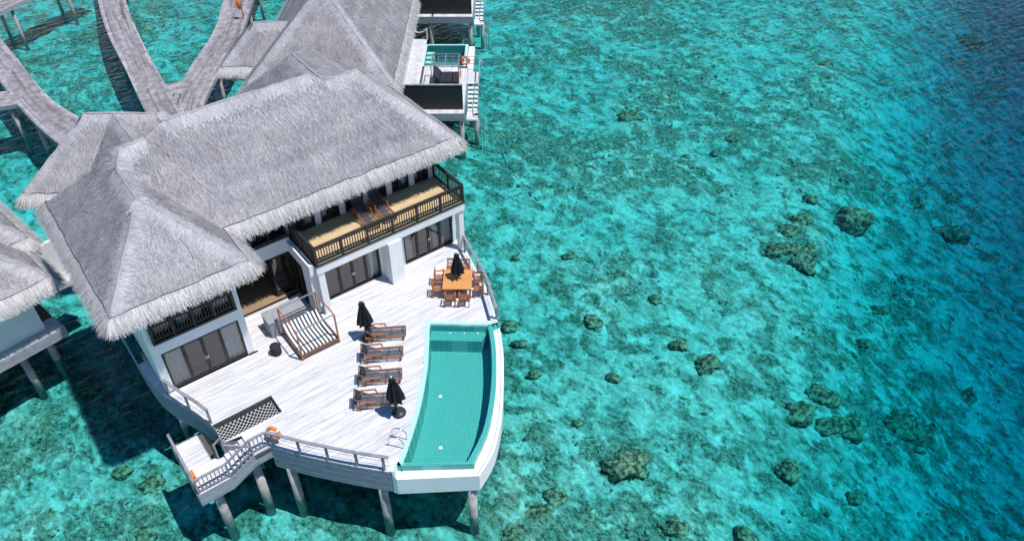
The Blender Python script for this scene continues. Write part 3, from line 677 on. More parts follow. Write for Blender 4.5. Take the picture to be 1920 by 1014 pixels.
for z in (-.3, -.6, -.85):
    mb = MB(); mb.bar(Vector((8.98, -10.1, z))+Vector((.62, -.78, 0))*.26, Vector((9.35, -9.78, z))+Vector((.62, -.78, 0))*.26, .08, .03); part(mb, 'ladder_rung', m_chrome, pool)
for x, y in ((10.95, -12.75), (14.2, -10.1), (15.6, -8.2)):
    mb = MB(); mb.tube([(x, y, -6), (x, y, -1.5)], .21, 14); part(mb, 'piling', m_pile, pool, smooth=True)

# ------------------------------------------------------------------ stair and landing stage
st = thing('water_stair', 'weathered timber stair with railing leading down to a small landing stage', 'stairs', (2.4, -5.6, -.7))
for i in range(11):
    y = -3.6-i*.277; part(MB().box(1.28, 2.36 if y > -5.1 else 2.68, y-.272, y, -.70, -.65), 'plank', m_deck, st)
for i in range(5):
    x = 3.86-i*.235; z = -.13*(i+1); part(MB().box(x-.24, x, -6.55, -5.42, z-.05, z), 'tread', m_deck, st)
    part(MB().box(x-.02, x-.003, -6.55, -5.42, z, z+.08), 'riser', m_under, st)
for i in range(8): part(MB().box(3.87, 4.62, -6.6+i*.15, -6.6+i*.15+.145, -.04, -.006), 'plank', m_deck, st)
def side(y0, y1, z_up):   # cranked side boards
    P = [(4.6, 0), (3.85, 0), (2.68, -.65), (1.25, -.65)]
    for i in range(4):
        a = .02-i*.19; b = a-.185; mb = MB(); vs = [(x, y0, z+a) for x, z in P]+[(x, y0, z+b) for x, z in P]+[(x, y1, z+a) for x, z in P]+[(x, y1, z+b) for x, z in P]; fs = []
        for j in range(3): fs += [(j, j+1, 5+j, 4+j), (8+j, 12+j, 13+j, 9+j), (j, 8+j, 9+j, j+1), (4+j, 5+j, 13+j, 12+j)]
        fs += [(0, 4, 12, 8), (3, 11, 15, 7)]
        part(mb.add(vs, fs), 'side_board', m_skirt, st)
side(-6.66, -6.69, 0)
part(MB().box(1.22, 1.25, -6.66, -3.5, -1.4, -.64), 'side_board', m_skirt, st)
part(MB().box(1.3, 2.34, -3.56, -3.53, -1.1, -.66), 'side_board', m_skirt, st); part(MB().box(2.37, 2.4, -5.2, -3.56, -1.1, -.66), 'side_board', m_skirt, st)
part(MB().box(1.3, 2.6, -6.6, -3.6, -.95, -.72), 'joist', m_under, st)
mb = MB(); mb.add([(2.6, -6.6, -1.1), (4.6, -6.6, -.45), (4.6, -5.4, -.45), (2.6, -5.4, -1.1), (2.6, -6.6, -.95), (4.6, -6.6, -.3), (4.6, -5.4, -.3), (2.6, -5.4, -.95)],
       [(3, 2, 1, 0), (4, 5, 6, 7), (0, 1, 5, 4), (1, 2, 6, 5), (2, 3, 7, 6), (3, 0, 4, 7)]); part(mb, 'stringer', m_under, st)
def srail(y, P, step=.17, bal=True):
    mb = MB()
    for (xa, za), (xb, zb) in zip(P[:-1], P[1:]):
        mb.bar((xa, y, za+.9), (xb, y, zb+.9), .11, .05); mb.bar((xa, y, za+.12), (xb, y, zb+.12), .05, .05)
    r = part(mb, 'stair_railing', m_grey, st)
    for (xa, za), (xb, zb) in zip(P[:-1], P[1:]):
        n_ = max(1, int(abs(xb-xa)/step))
        for i in range(0 if xa == P[0][0] else 1, n_+1):
            t = i/n_; x = xa+(xb-xa)*t; z = za+(zb-za)*t; w_ = .045 if i in (0, n_) else .02
            part(MB().box(x-w_, x+w_, y-w_, y+w_, z-.02, z+.88), 'post' if i in (0, n_) else 'baluster', m_grey, r)
srail(-6.58, [(4.58, 0), (3.85, 0), (2.68, -.65), (1.32, -.65)])
mb = MB(); mb.bar((1.30, -6.6, .22), (1.30, -3.55, .22), .11, .06); mb.bar((1.30, -6.6, -.2), (1.30, -3.55, -.2), .04, .12); r_ = part(mb, 'stair_railing', m_grey, st)
for y in (-6.5, -5.5, -4.5, -3.6): part(MB().box(1.26, 1.34, y-.04, y+.04, -.66, .19), 'post', m_grey, r_)
mb = MB(); mb.bar((3.0, -5.38, .52), (2.66, -5.38, .30), .08, .05); mb.bar((2.66, -5.38, -.65), (2.66, -5.38, .30), .08, .08); mb.bar((3.0, -5.38, -.5), (3.0, -5.38, .5), .07, .07); part(mb, 'stair_railing', m_grey, st)
mb = MB(); mb.tube([(2.0, -6.15, -6), (2.0, -6.15, -.95)], .21, 14); part(mb, 'piling', m_pile, st, smooth=True)

def buoy(loc, rot, label, m=m_orange):
    o = thing('lifebuoy', label, 'lifebuoy', loc); o.rotation_euler = rot; mb = MB(); n1, n2 = 24, 10; vs = []; fs = []
    for i in range(n1):
        a = 2*math.pi*i/n1
        for k in range(n2):
            b = 2*math.pi*k/n2; rr = .28+.085*math.cos(b); vs.append((rr*math.cos(a), rr*math.sin(a), .085*math.sin(b)))
    for i in range(n1):
        for k in range(n2): fs.append((i*n2+k, ((i+1) % n1)*n2+k, ((i+1) % n1)*n2+(k+1) % n2, i*n2+(k+1) % n2))
    part(mb.add(vs, fs), 'ring', m, o, world=False, smooth=True)
    for i in range(4):
        a = math.pi/4+math.pi/2*i; mb = MB(); vs = []; fs = []
        for q in (-.11, .11):
            for k in range(n2):
                b = 2*math.pi*k/n2; rr = .28+.09*math.cos(b); vs.append((rr*math.cos(a+q), rr*math.sin(a+q), .09*math.sin(b)))
        fs = [(k, (k+1) % n2, n2+(k+1) % n2, n2+k) for k in range(n2)]
        part(mb.add(vs, fs), 'band', m_rope, o, world=False, smooth=True)
    return o
buoy((4.92, -6.62, .62), (R(80), 0, R(-55)), 'orange lifebuoy hung on the deck railing at the head of the stair')
tb = tag(part(MB().prism([(1.36, -6.0), (1.50, -6.0), (1.50, -5.6), (1.36, -5.6)], -.62, -.20), 'rescue_float', m_orange, None), 'orange rescue float on the landing stage rail', 'float')

# ------------------------------------------------------------------ furniture
def lounger(label, loc, rz, group, up=35, pillow=True):
    t = thing('sun_lounger', label, 'sun lounger', loc, rz, group); Wd = .33
    if 'lg' not in MESH: MESH['lg'] = True
    for s_ in (-1, 1):
        mb = MB(); mb.bar((-.98, s_*Wd, .31), (.98, s_*Wd, .31), .045, .085); part(mb, 'side_rail', m_teak, t, world=False)
        for x in (-.72, .82): part(MB().box(x-.035, x+.035, s_*Wd-.03, s_*Wd+.03, 0, .27), 'leg', m_teakdark, t, world=False)
        mb = MB(); mb.bar((-.62, s_*(Wd+.03), .35), (-.62, s_*(Wd+.03), .55), .04, .05); mb.bar((.02, s_*(Wd+.03), .35), (-.04, s_*(Wd+.03), .55), .04, .05); mb.bar((-.70, s_*(Wd+.03), .57), (0, s_*(Wd+.03), .57), .065, .035)
        part(mb, 'armrest', m_teak, t, world=False)
        mb = MB(); mb.tube([(-.78, s_*Wd-.025, .09), (-.78, s_*Wd+.025, .09)], .09, 14); part(mb, 'wheel', m_teak, t, world=False)
    for x in (-.97, .97): part(MB().box(x-.03, x+.03, -Wd+.03, Wd-.03, .275, .345), 'end_rail', m_teakdark, t, world=False)
    mb = MB(); mb.add([(-.34, -.28, .345), (.95, -.28, .345), (.95, .28, .345), (-.34, .28, .345)], [(0, 1, 2, 3)]); part(mb, 'seat_sling', m_sling, t, world=False)
    for x in (-.34, .3): part(MB().box(x-.02, x+.02, -.3, .3, .30, .34), 'cross_bar', m_teakdark, t, world=False)
    ca, sa = math.cos(R(up)), math.sin(R(up)); B = lambda d, y, o=0: (-.36-d*ca-o*sa, y, .35+d*sa-o*ca+o*0)
    mb = MB(); mb.add([B(.0, -.27), B(.72, -.27), B(.72, .27), B(0, .27)], [(0, 1, 2, 3)]); part(mb, 'back_sling', m_sling, t, world=False)
    mb = MB()
    for s_ in (-1, 1): mb.bar(B(0, s_*.29), B(.76, s_*.29), .035, .05)
    mb.bar(B(.74, -.29), B(.74, .29), .04, .05); mb.bar((-.75, -.2, .3), B(.5, -.2), .03, .03); mb.bar((-.75, .2, .3), B(.5, .2), .03, .03); part(mb, 'back_frame', m_teakdark, t, world=False)
    if pillow:
        mb = MB(); c = Vector(B(.56, 0)); ax = Vector((-ca, 0, sa)); nn = Vector((sa, 0, ca)); vs = []; fs = []
        for i in range(9):
            y = -.24+.06*i; w_ = .045+.035*math.sin(math.pi*i/8)
            for k in range(8):
                a = 2*math.pi*k/8; p = c+ax*.14*math.cos(a)+nn*(w_*math.sin(a)+.06); vs.append((p.x, y, p.z))
        for i in range(8):
            for k in range(8): fs.append((i*8+k, i*8+(k+1) % 8, (i+1)*8+(k+1) % 8, (i+1)*8+k))
        fs += [tuple(range(8)), tuple(range(64, 72))]
        part(mb.add(vs, fs), 'pillow', m_cushion, t, world=False, smooth=True)
    return t
LG = 'loungers in a row beside the pool'
lounger('teak sun lounger with grey mesh sling, partly behind the folded parasol nearest the daybed', (12.0, -4.05, 0), R(-31), LG)
lounger('teak sun lounger second from the daybed, paler timber with dark pillow', (11.16, -5.15, 0), R(-31), LG)
lounger('teak sun lounger third from the daybed, between two others with dark pillow', (10.38, -6.33, 0), R(-31), LG)
lounger('teak sun lounger beside the black parasol base, last of the row from the daybed', (9.5, -7.45, 0), R(-31), LG)
LB = 'loungers on the upper balcony'
lounger('dark sun lounger on the upper balcony, the one nearer the open living room', (14.05, .72, 3.325), R(-92), LB, up=42, pillow=False)
lounger('dark sun lounger on the upper balcony, the one nearer the far railing end', (15.05, .78, 3.325), R(-92), LB, up=42, pillow=False)

def parasol(label, loc, base=True, tilt=(0, 0), h=2.65, zb=1.05, r=.27, seed=0):
    t = thing('folded_parasol', label, 'parasol', loc, 0, 'folded black parasols'); rr = random.Random(seed)
    t.rotation_euler = (tilt[0], tilt[1], seed)
    mb = MB(); mb.tube([(0, 0, .05), (0, 0, h)], .024, 10); part(mb, 'pole', m_teak, t, world=False, smooth=True)
    n = 24; prof = [(.045, h-.04), (.10, h-.12), (.13, h-.2), (.115, h-.34), (.17, h-.6), (.24, h-.95), (.29, h-1.25), (.31, zb+.02)]
    vs = []; fs = []; ph = [rr.uniform(.8, 1.2) for _ in range(n)]
    for j, (q, z) in enumerate(prof):
        for k in range(n):
            pl = 1+(.34 if k % 3 == 0 else (-.30 if k % 3 == 1 else -.05))*min(1, j/3)*ph[k]; zz = z-(.12*ph[k//3 % n]-.08 if j == len(prof)-1 else 0); a = 2*math.pi*k/n
            vs.append((q*pl*math.cos(a), q*pl*math.sin(a), zz))
    for j in range(len(prof)-1):
        for k in range(n): fs.append((j*n+k, j*n+(k+1) % n, (j+1)*n+(k+1) % n, (j+1)*n+k))
    fs.append(tuple(range(n))); mb = MB().add(vs, fs); part(mb, 'canopy', m_canvas, t, world=False)
    mb = MB(); mb.lathe([(.035, h-.05), (.05, h), (.03, h+.06), (.005, h+.08)], 12); part(mb, 'finial', m_rope, t, world=False, smooth=True)
    if base:
        mb = MB(); mb.lathe([(.32, 0), (.33, .04), (.31, .09), (.22, .15), (.08, .19), (.05, .30), (.001, .31)], 26); part(mb, 'base', m_rubber, t, world=False, smooth=True)
    return t
parasol('folded black parasol on a round rubber base at the end of the lounger row', (10.0, -8.52, .004), tilt=(R(-2), R(-4)), seed=1)
parasol('folded black parasol standing behind the first lounger near the daybed', (11.2, -3.62, .004), h=2.5, tilt=(R(1), R(2)), seed=2)
parasol('folded black parasol rising through the dining table', (16.84, -3.3, .004), h=2.45, zb=1.15, seed=3)

tbl = thing('dining_table', 'square orange teak dining table set for eight near the deck railing', 'table', (16.78, -3.38, .004), UVROT)
for i in range(10):
    y = -.78+i*.156; part(MB().box(-.75, .75, y, y+.151, .71, .75), 'plank', m_tabletop, tbl, world=False)
for a in (-1, 1):
    for b in (-1, 1): part(MB().box(a*.66-.045, a*.66+.045, b*.69-.045, b*.69+.045, 0, .71), 'leg', m_teak, tbl, world=False)
mb = MB(); mb.box(-.66, .66, -.71, -.68, .60, .705); mb.box(-.66, .66, .68, .71, .60, .705); mb.box(-.68, -.65, -.65, .65, .60, .705); mb.box(.65, .68, -.65, .65, .60, .705); part(mb, 'apron', m_teak, tbl, world=False)
def chair(label, loc, rz):
    t = thing('dining_chair', label, 'chair', loc, rz, 'teak chairs around the dining table')   # faces +y
    for a in (-1, 1):
        for b, h in ((-1, .92), (1, .64)): part(MB().box(a*.25-.022, a*.25+.022, b*.22-.022, b*.22+.022, 0, h), 'leg', m_teak, t, world=False)
        part(MB().box(a*.25-.03, a*.25+.03, -.2, .27, .64, .67), 'armrest', m_teak, t, world=False)
    for i in range(6): y = -.21+i*.072; part(MB().box(-.22, .22, y, y+.06, .42, .445), 'seat_slat', m_teak, t, world=False)
    part(MB().box(-.22, .22, -.24, -.20, .84, .92), 'top_rail', m_teak, t, world=False)
    part(MB().box(-.22, .22, -.235, -.205, .52, .57), 'lower_rail', m_teak, t, world=False)
    for i in range(6): x = -.19+i*.072; part(MB().box(x, x+.035, -.23, -.21, .57, .84), 'back_slat', m_teak, t, world=False)
    return t
CH = [(-3.85, 31.75, -90, 'teak dining chair on the villa side of the table, farther from the pool'), (-3.88, 30.85, -90, 'teak dining chair on the villa side of the table, nearer the pool'),
      (-3.17, 30.1, 0, 'teak dining chair on the pool side of the table, left of its neighbour'), (-2.45, 30.1, 0, 'teak dining chair on the pool side of the table, closer to the deck railing'),
      (-1.78, 31.65, 90, 'teak dining chair squeezed between table and deck railing, farther from the pool'), (-1.72, 30.85, 90, 'teak dining chair squeezed between table and deck railing, nearer the pool'),
      (-2.5, 32.45, 180, 'teak dining chair behind the table, showing beside the folded parasol'), (-3.2, 32.5, 180, 'teak dining chair behind the table, half hidden by the folded parasol')]
for u, v, a, lab in CH: p = UV(u, v, .004); chair(lab, p, UVROT+R(a))

# four poster daybed
bed = thing('canopy_daybed', 'four poster daybed with open top frame and black and white striped mattress', 'daybed', (9.0, -1.97, .004))
for a in (-1, 1):
    for b in (-1, 1): part(MB().box(a*.98-.035, a*.98+.035, b*1.0-.035, b*1.0+.035, 0, 1.9), 'post', m_teak, bed, world=False)
for y0 in (-1.02, .97): part(MB().box(-1, 1, y0, y0+.05, 1.87, 1.92), 'top_bar', m_grey, bed, world=False)
for x0 in (-1.0, .95): part(MB().box(x0, x0+.05, -.96, .96, 1.87, 1.92), 'top_bar', m_teak, bed, world=False)
mb = MB(); mb.box(-.95, .95, -1.03, -.97, .12, .32); mb.box(-1.02, -.96, -.97, .97, .12, .30); mb.box(.96, 1.02, -.97, .97, .12, .30); mb.box(-.95, .95, .97, 1.03, .12, .5); part(mb, 'bed_frame', m_teakdark, bed, world=False)
ms = bpy.data.materials.new('striped_fabric'); ms.use_nodes = True; N = ms.node_tree.nodes; L = ms.node_tree.links
tc = N.new('ShaderNodeTexCoord'); sx = N.new('ShaderNodeSeparateXYZ'); L.new(tc.outputs['Object'], sx.inputs[0])
m1 = N.new('ShaderNodeMath'); m1.operation = 'MULTIPLY'; m1.inputs[1].default_value = 5.3; L.new(sx.outputs[0], m1.inputs[0])
m2 = N.new('ShaderNodeMath'); m2.operation = 'FRACT'; L.new(m1.outputs[0], m2.inputs[0])
cr = N.new('ShaderNodeValToRGB'); cr.color_ramp.interpolation = 'CONSTANT'; cr.color_ramp.elements[0].color = (.80, .80, .80, 1); cr.color_ramp.elements[1].position = .5; cr.color_ramp.elements[1].color = (.05, .055, .065, 1)
L.new(m2.outputs[0], cr.inputs[0]); L.new(cr.outputs[0], N['Principled BSDF'].inputs['Base Color']); N['Principled BSDF'].inputs['Roughness'].default_value = .9
mb = MB(); prof = [(-.96, .30), (-.94, .40), (-.4, .41), (.1, .42), (.35, .47), (.6, .62), (.9, .86), (.96, .84), (.96, .30)]; k = len(prof)
vs = [(-.94, y, z) for y, z in prof]+[(.94, y, z) for y, z in prof]
mb.add(vs, [(i, i+1, k+i+1, k+i) for i in range(k-1)]+[tuple(range(k)), tuple(range(k, 2*k))[::-1], (0, k, 2*k-1, k-1)]); part(mb, 'mattress', ms, bed, world=False)

cab = thing('covered_cabinet', 'long grey covered storage cabinet standing behind the striped daybed', 'cabinet', (8.47, -.31, .004))
part(MB().box(-.97, .97, -.44, .44, .05, .94), 'body', m_cover, cab, world=False)
mb = MB(); mb.add([(-1, -.47, .94), (1, -.47, .94), (1, .47, .98), (-1, .47, .98), (-1, -.47, 1.0), (1, -.47, 1.0), (1, .47, 1.04), (-1, .47, 1.04)],
   [(3, 2, 1, 0), (4, 5, 6, 7), (0, 1, 5, 4), (1, 2, 6, 5), (2, 3, 7, 6), (3, 0, 4, 7)]); part(mb, 'lid', m_cover, cab, world=False)
part(MB().box(-.93, .93, -.40, .40, 0, .05), 'plinth', m_black, cab, world=False)
stool = thing('drum_stool', 'small black drum stool beside the striped daybed', 'stool', (7.22, -1.78, .004))
mb = MB(); mb.lathe([(.22, 0), (.25, .03), (.26, .25), (.25, .47)], 22); part(mb, 'body', m_cushion, stool, world=False, smooth=True)
mb = MB(); mb.lathe([(.26, .47), (.265, .49), (.25, .52), (.001, .525)], 22); part(mb, 'seat', m_cushion, stool, world=False, smooth=True)

# ------------------------------------------------------------------ neighbouring villas (axes turned 37.5 degrees)
def neighbour(dv, label_house, label_deck, label_pool, full=True):
    zd = -1.2; F = lambda u, v, z: UV(u, v+dv, z)
    h = thing('thatched_villa', label_house, 'house', F(-13, 54, zd), UVROT)
    f, e, r = hip(F, -18.1, -8.1, 49.3, 64.0, 2.1); thatch(h, f, e, r, dens=380 if full else 220)
    f, e, r = hip(F, -20.5, -12.0, 52.1, 56.7, 2.1); thatch(h, f, e[:1]+e[3:], r, dens=380 if full else 200, name='porch_roof')
    mb = MB(); P = lambda l: [tuple(F(a, b, 0))[:2] for a, b in l]
    mb.prism(P([(-17.0, 50.4), (-9.2, 50.4), (-9.2, 63), (-17.0, 63)]), zd, 2.4); mb.prism(P([(-19.3, 53.2), (-17, 53.2), (-17, 56), (-19.3, 56)]), zd, 2.4); part(mb, 'wall', m_plaster, h)
    d = thing('side_deck', label_deck, 'deck', F(-6, 57, zd), UVROT)
    def bx(a0, a1, b0, b1, z0, z1): return MB().prism(P([(a0, b0), (a1, b0), (a1, b1), (a0, b1)]), z0, z1)
    x = -9.2
    while x < -3.6:
        top = 63.6 if x < -7.05 else 58.62
        if x+.19 < -7.0 or top < 60: part(bx(x, x+.185, 51.42, top, zd-.04, zd), 'plank', m_walk2, d)
        x += .19
    for i in range(5): part(bx(-3.55, -2.5, 55.9+i*.38, 55.9+i*.38+.375, zd-.05, zd-.01), 'plank', m_walk2, d)
    part(bx(-9.2, -3.55, 51.46, 63.5 if False else 58.5, zd-.3, zd-.045), 'joist_floor', m_under, d)
    part(bx(-9.2, -7.2, 58.5, 63.5, zd-.3, zd-.045), 'joist_floor', m_under, d)
    for i in range(3): part(bx(-9.2, -3.5, 51.36, 51.41, zd-.2*(i+1)+.006, zd-.2*i-.002), 'skirt_board', m_skirt, d); part(bx(-3.49, -3.45, 51.4, 58.6, zd-.2*(i+1)+.006, zd-.2*i-.002), 'skirt_board', m_skirt, d)
    for u, v, t_ in ((-3.7, 51.7, zd-.3), (-7.2, 51.7, zd-.3), (-2.7, 53.5, -2.5), (-3.9, 58.3, zd-.3), (-3.2, 56.2, zd-.3), (-7.4, 62.8, zd-.3)):
        p = F(u, v, 0); mb = MB(); mb.tube([(p.x, p.y, -6), (p.x, p.y, t_)], .17, 12); part(mb, 'piling', m_pile, d, smooth=True)
    sc_ = thing('privacy_screen', 'black slatted privacy screen along the edge of '+('the nearer' if full else 'the farther')+' side deck', 'screen', F(-6, 51.97, zd), UVROT)
    mb = MB()
    for i in range(17): z = zd+.02+i*.114; mb.prism(P([(-8.9, 51.95), (-3.56, 51.95), (-3.56, 51.99), (-8.9, 51.99)]), z, z+.1)
    part(mb, 'slat', m_black, sc_, kind='stuff')
    mb = MB()
    for i in range(5): mb.prism(P([(-8.9+i*1.3, 52.0), (-8.8+i*1.3, 52.0), (-8.8+i*1.3, 52.08), (-8.9+i*1.3, 52.08)]), zd, zd+1.93)
    part(mb, 'post', m_black, sc_)
    part(bx(-8.95, -3.52, 51.92, 52.1, zd+1.96, zd+2.0), 'cap', m_skirt, sc_)
    sw = thing('water_steps', 'open timber steps going down to the water beside '+('the nearer' if full else 'the farther')+' side deck', 'stairs', F(-2.9, 55, -2), UVROT)
    for i in range(6): part(bx(-3.35, -2.6, 55.5-i*.3, 55.78-i*.3, zd-.21*(i+1)-.05, zd-.21*(i+1)), 'tread', m_white, sw)
    part(bx(-3.42, -2.55, 52.75, 53.95, -2.62, -2.5), 'platform', m_deck, sw)
    mb = MB(); mb.bar(F(-2.53, 55.8, zd+.85), F(-2.53, 53.0, -1.6), .06, .05); mb.bar(F(-2.53, 53.0, -2.5), F(-2.53, 53.0, -1.6), .05, .05); mb.bar(F(-2.53, 55.8, zd-.1), F(-2.53, 55.8, zd+.85), .05, .05); part(mb, 'handrail', m_grey, sw)
    for u in (-3.38, -2.58): mb = MB(); mb.bar(F(u, 55.8, zd-.15), F(u, 53.9, -2.6), .05, .16); part(mb, 'stringer', m_skirt, sw)
    for u in (-2.35, -2.15):
        p = F(u, 52.9, 0); mb = MB(); mb.tube([(p.x, p.y, -5.2), (p.x, p.y, -2.2)], .03, 6); part(mb, 'ladder_pole', m_grey, sw)
    if not full: return
    # plunge pool
    pl = thing('plunge_pool', label_pool, 'pool', F(-5.4, 60.6, -1.7), UVROT)
    part(bx(-6.99, -3.86, 58.83, 62.45, -2.75, -2.7), 'basin_floor', m_deeptile, pl)
    mb = MB()
    for q in ((-7.25, -7.0, 58.7, 62.62), (-3.85, -3.6, 58.7, 62.62), (-7.0, -3.85, 58.7, 58.82), (-7.0, -3.85, 62.46, 62.62)): mb.prism(P([(q[0], q[2]), (q[1], q[2]), (q[1], q[3]), (q[0], q[3])]), zd-.06, zd-.01)
    part(mb, 'rim', m_coping, pl)
    mb = MB()
    for q in ((-7.24, -7.01, 58.71, 62.61), (-3.84, -3.61, 58.71, 62.61), (-7.0, -3.85, 58.71, 58.81), (-7.0, -3.85, 62.47, 62.61)): mb.prism(P([(q[0], q[2]), (q[1], q[2]), (q[1], q[3]), (q[0], q[3])]), -2.75, zd-.062)
    part(mb, 'basin_wall', m_deeptile, pl)
    part(bx(-3.58, -3.1, 58.3, 62.7, -1.9, -1.45), 'ledge', m_white, pl)
    part(MB().add([F(-6.995, 58.83, -1.35), F(-3.855, 58.83, -1.35), F(-3.855, 62.45, -1.35), F(-6.995, 62.45, -1.35)], [(0, 1, 2, 3)]), 'pool_surface', mw_, pl)
    for i in range(4): part(bx(-7.0, -6.4, 59.2+i*.8, 59.6+i*.8, -2.7, -1.6), 'seat_block', m_coping, pl)
    # daybed with black mattress
    b = thing('black_daybed', 'black cushioned daybed under a thin open frame on the side deck', 'daybed', F(-5.0, 56.0, zd), UVROT)
    for a in (-6.05, -4.0):
        for q in (55.1, 56.95): part(bx(a-.03, a+.03, q-.03, q+.03, zd, .72), 'post', m_teak, b)
    mb = MB(); Z = .72
    for p, q in (((-6.05, 55.1), (-4.0, 55.1)), ((-6.05, 56.95), (-4.0, 56.95)), ((-6.05, 55.1), (-6.05, 56.95)), ((-4.0, 55.1), (-4.0, 56.95)), ((-5.0, 55.1), (-5.0, 56.95))): mb.bar(F(*p, Z), F(*q, Z), .05, .05)
    part(mb, 'top_frame', m_grey, b)
    part(bx(-5.9, -4.1, 55.15, 56.9, zd+.15, zd+.3), 'bed_frame', m_teak, b)
    for k in range(3):
        a = -5.45+k*.47; part(bx(a, a+.45, 55.2, 56.85, zd+.3, zd+.5), 'cushion', m_cushion, b)
    mb = MB(); q = [F(-5.95, 55.2, zd+.95), F(-5.95, 56.85, zd+.95), F(-5.45, 56.85, zd+.42), F(-5.45, 55.2, zd+.42)]; q2 = [p+Vector((0, 0, .16)) for p in q]
    mb.add(q+q2, [(3, 2, 1, 0), (4, 5, 6, 7), (0, 1, 5, 4), (1, 2, 6, 5), (2, 3, 7, 6), (3, 0, 4, 7)]); part(mb, 'backrest', m_cushion, b)
    rl = thing('side_deck_railing', 'dark metal railing between plunge pool and side deck', 'railing', F(-3.4, 57.8, zd), UVROT)
    mb = MB()
    for z in (zd+.3, zd+.6, zd+.92): mb.bar(F(-5.8, 58.55, z), F(-2.5, 58.55, z), .04, .04)
    for u in (-5.8, -4.7, -3.6, -2.5): mb.bar(F(u, 58.55, zd-.05), F(u, 58.55, zd+.92), .05, .05)
    mb.bar(F(-2.5, 58.55, zd+.92), F(-2.5, 56, zd+.92), .08, .05); mb.bar(F(-2.5, 56, zd), F(-2.5, 56, zd+.92), .05, .05); part(mb, 'bar', m_grey, rl)
    rp = thing('rope_barrier', 'two white posts joined by a sagging white rope at the deck end', 'barrier', F(-7.7, 63.5, zd), UVROT)
    for u in (-8.38, -7.09): part(bx(u-.05, u+.05, 63.45, 63.55, zd, zd+.95), 'post', m_rope, rp)
    mb = MB(); mb.tube([F(-8.38+1.29*i/10, 63.5, zd+.9-.28*math.sin(math.pi*i/10)) for i in range(11)], .035, 6); part(mb, 'rope', m_rope, rp)
    buoy(F(-3.65, 58.45, zd+.62), (R(78), 0, UVROT), 'red and white lifebuoy on the railing of the side deck by the plunge pool', m_red)
m_walk2 = material('side_deck_wood', (.50, .49, .50), .85, .2, col2=(.66, .65, .66), nscale=2.2, detail=6, rnd=.1, coords='Position')
neighbour(0, 'single storey thatched villa behind the main roof, with plunge pool deck beside it', 'bleached timber side deck around the small plunge pool', 'small square plunge pool with teal mosaic on the side deck')
neighbour(16.6, 'thatched villa farthest along the row, only its eaves and side deck in view', 'bleached timber side deck at the far end of the row, behind the plunge pool deck', '', full=False)
# lower villa on the other side of the main villa
V0R = R(11); V0O = Vector((-.03, 7.14, 0))
F0 = lambda u, v, z: V0O+Vector((u*math.cos(V0R)-v*math.sin(V0R), u*math.sin(V0R)+v*math.cos(V0R), z))
h0 = thing('thatched_villa', 'low thatched villa with blue shaded white walls beside the left wing of the main villa', 'house', F0(-4, 4, -.9), V0R)
f, e, r = hip(F0, -9, 0, 0, 5.2, 2.55); thatch(h0, f, e, r, dens=520)
f, e, r = hip(F0, -9, .55, 3.3, 10.5, 2.9); thatch(h0, f, e, r, dens=520, name='rear_roof')
P0 = lambda l: [tuple(F0(a, b, 0))[:2] for a, b in l]
mb = MB(); mb.prism(P0([(-9, 1.05), (-1.05, 1.05), (-1.05, 9), (-9, 9)]), -.9, 2.9); part(mb, 'wall', m_plaster, h0)
mb = MB(); mb.prism(P0([(-1.05, 4.3), (2.2, 4.3), (2.2, 4.5), (-1.05, 4.5)]), -.9, 1.5); part(mb, 'link_wall', m_plaster, h0)
d0 = thing('villa_platform', 'grey timber platform on pilings under the low thatched villa', 'deck', F0(-4, 3, -.9), V0R)
for i in range(6): part(MB().prism(P0([(-9, .45+i*.2), (-.35, .45+i*.2), (-.35, .64+i*.2), (-9, .64+i*.2)]), -.95, -.9), 'plank', m_walk2, d0)
part(MB().prism(P0([(-9, .5), (-.4, .5), (-.4, 9), (-9, 9)]), -1.3, -.955), 'joist_floor', m_under, d0)
part(MB().prism(P0([(-.4, 3.7), (2.0, 3.7), (2.0, 4.3), (-.4, 4.3)]), -1.2, -.9), 'gangway', m_walk2, d0)
for i in range(3): part(MB().prism(P0([(-9, .40), (-.33, .40), (-.33, .44), (-9, .44)]), -.9-.2*(i+1)+.006, -.9-.2*i-.002), 'skirt_board', m_skirt, d0)
for u, v in ((-2.6, 1.4), (-1.1, 2.0), (-5, 1.4), (-1.2, 5), (-4, 5)):
    p = F0(u, v, 0); mb = MB(); mb.tube([(p.x, p.y, -6), (p.x, p.y, -1.3)], .19, 12); part(mb, 'piling', m_pile, d0, smooth=True)

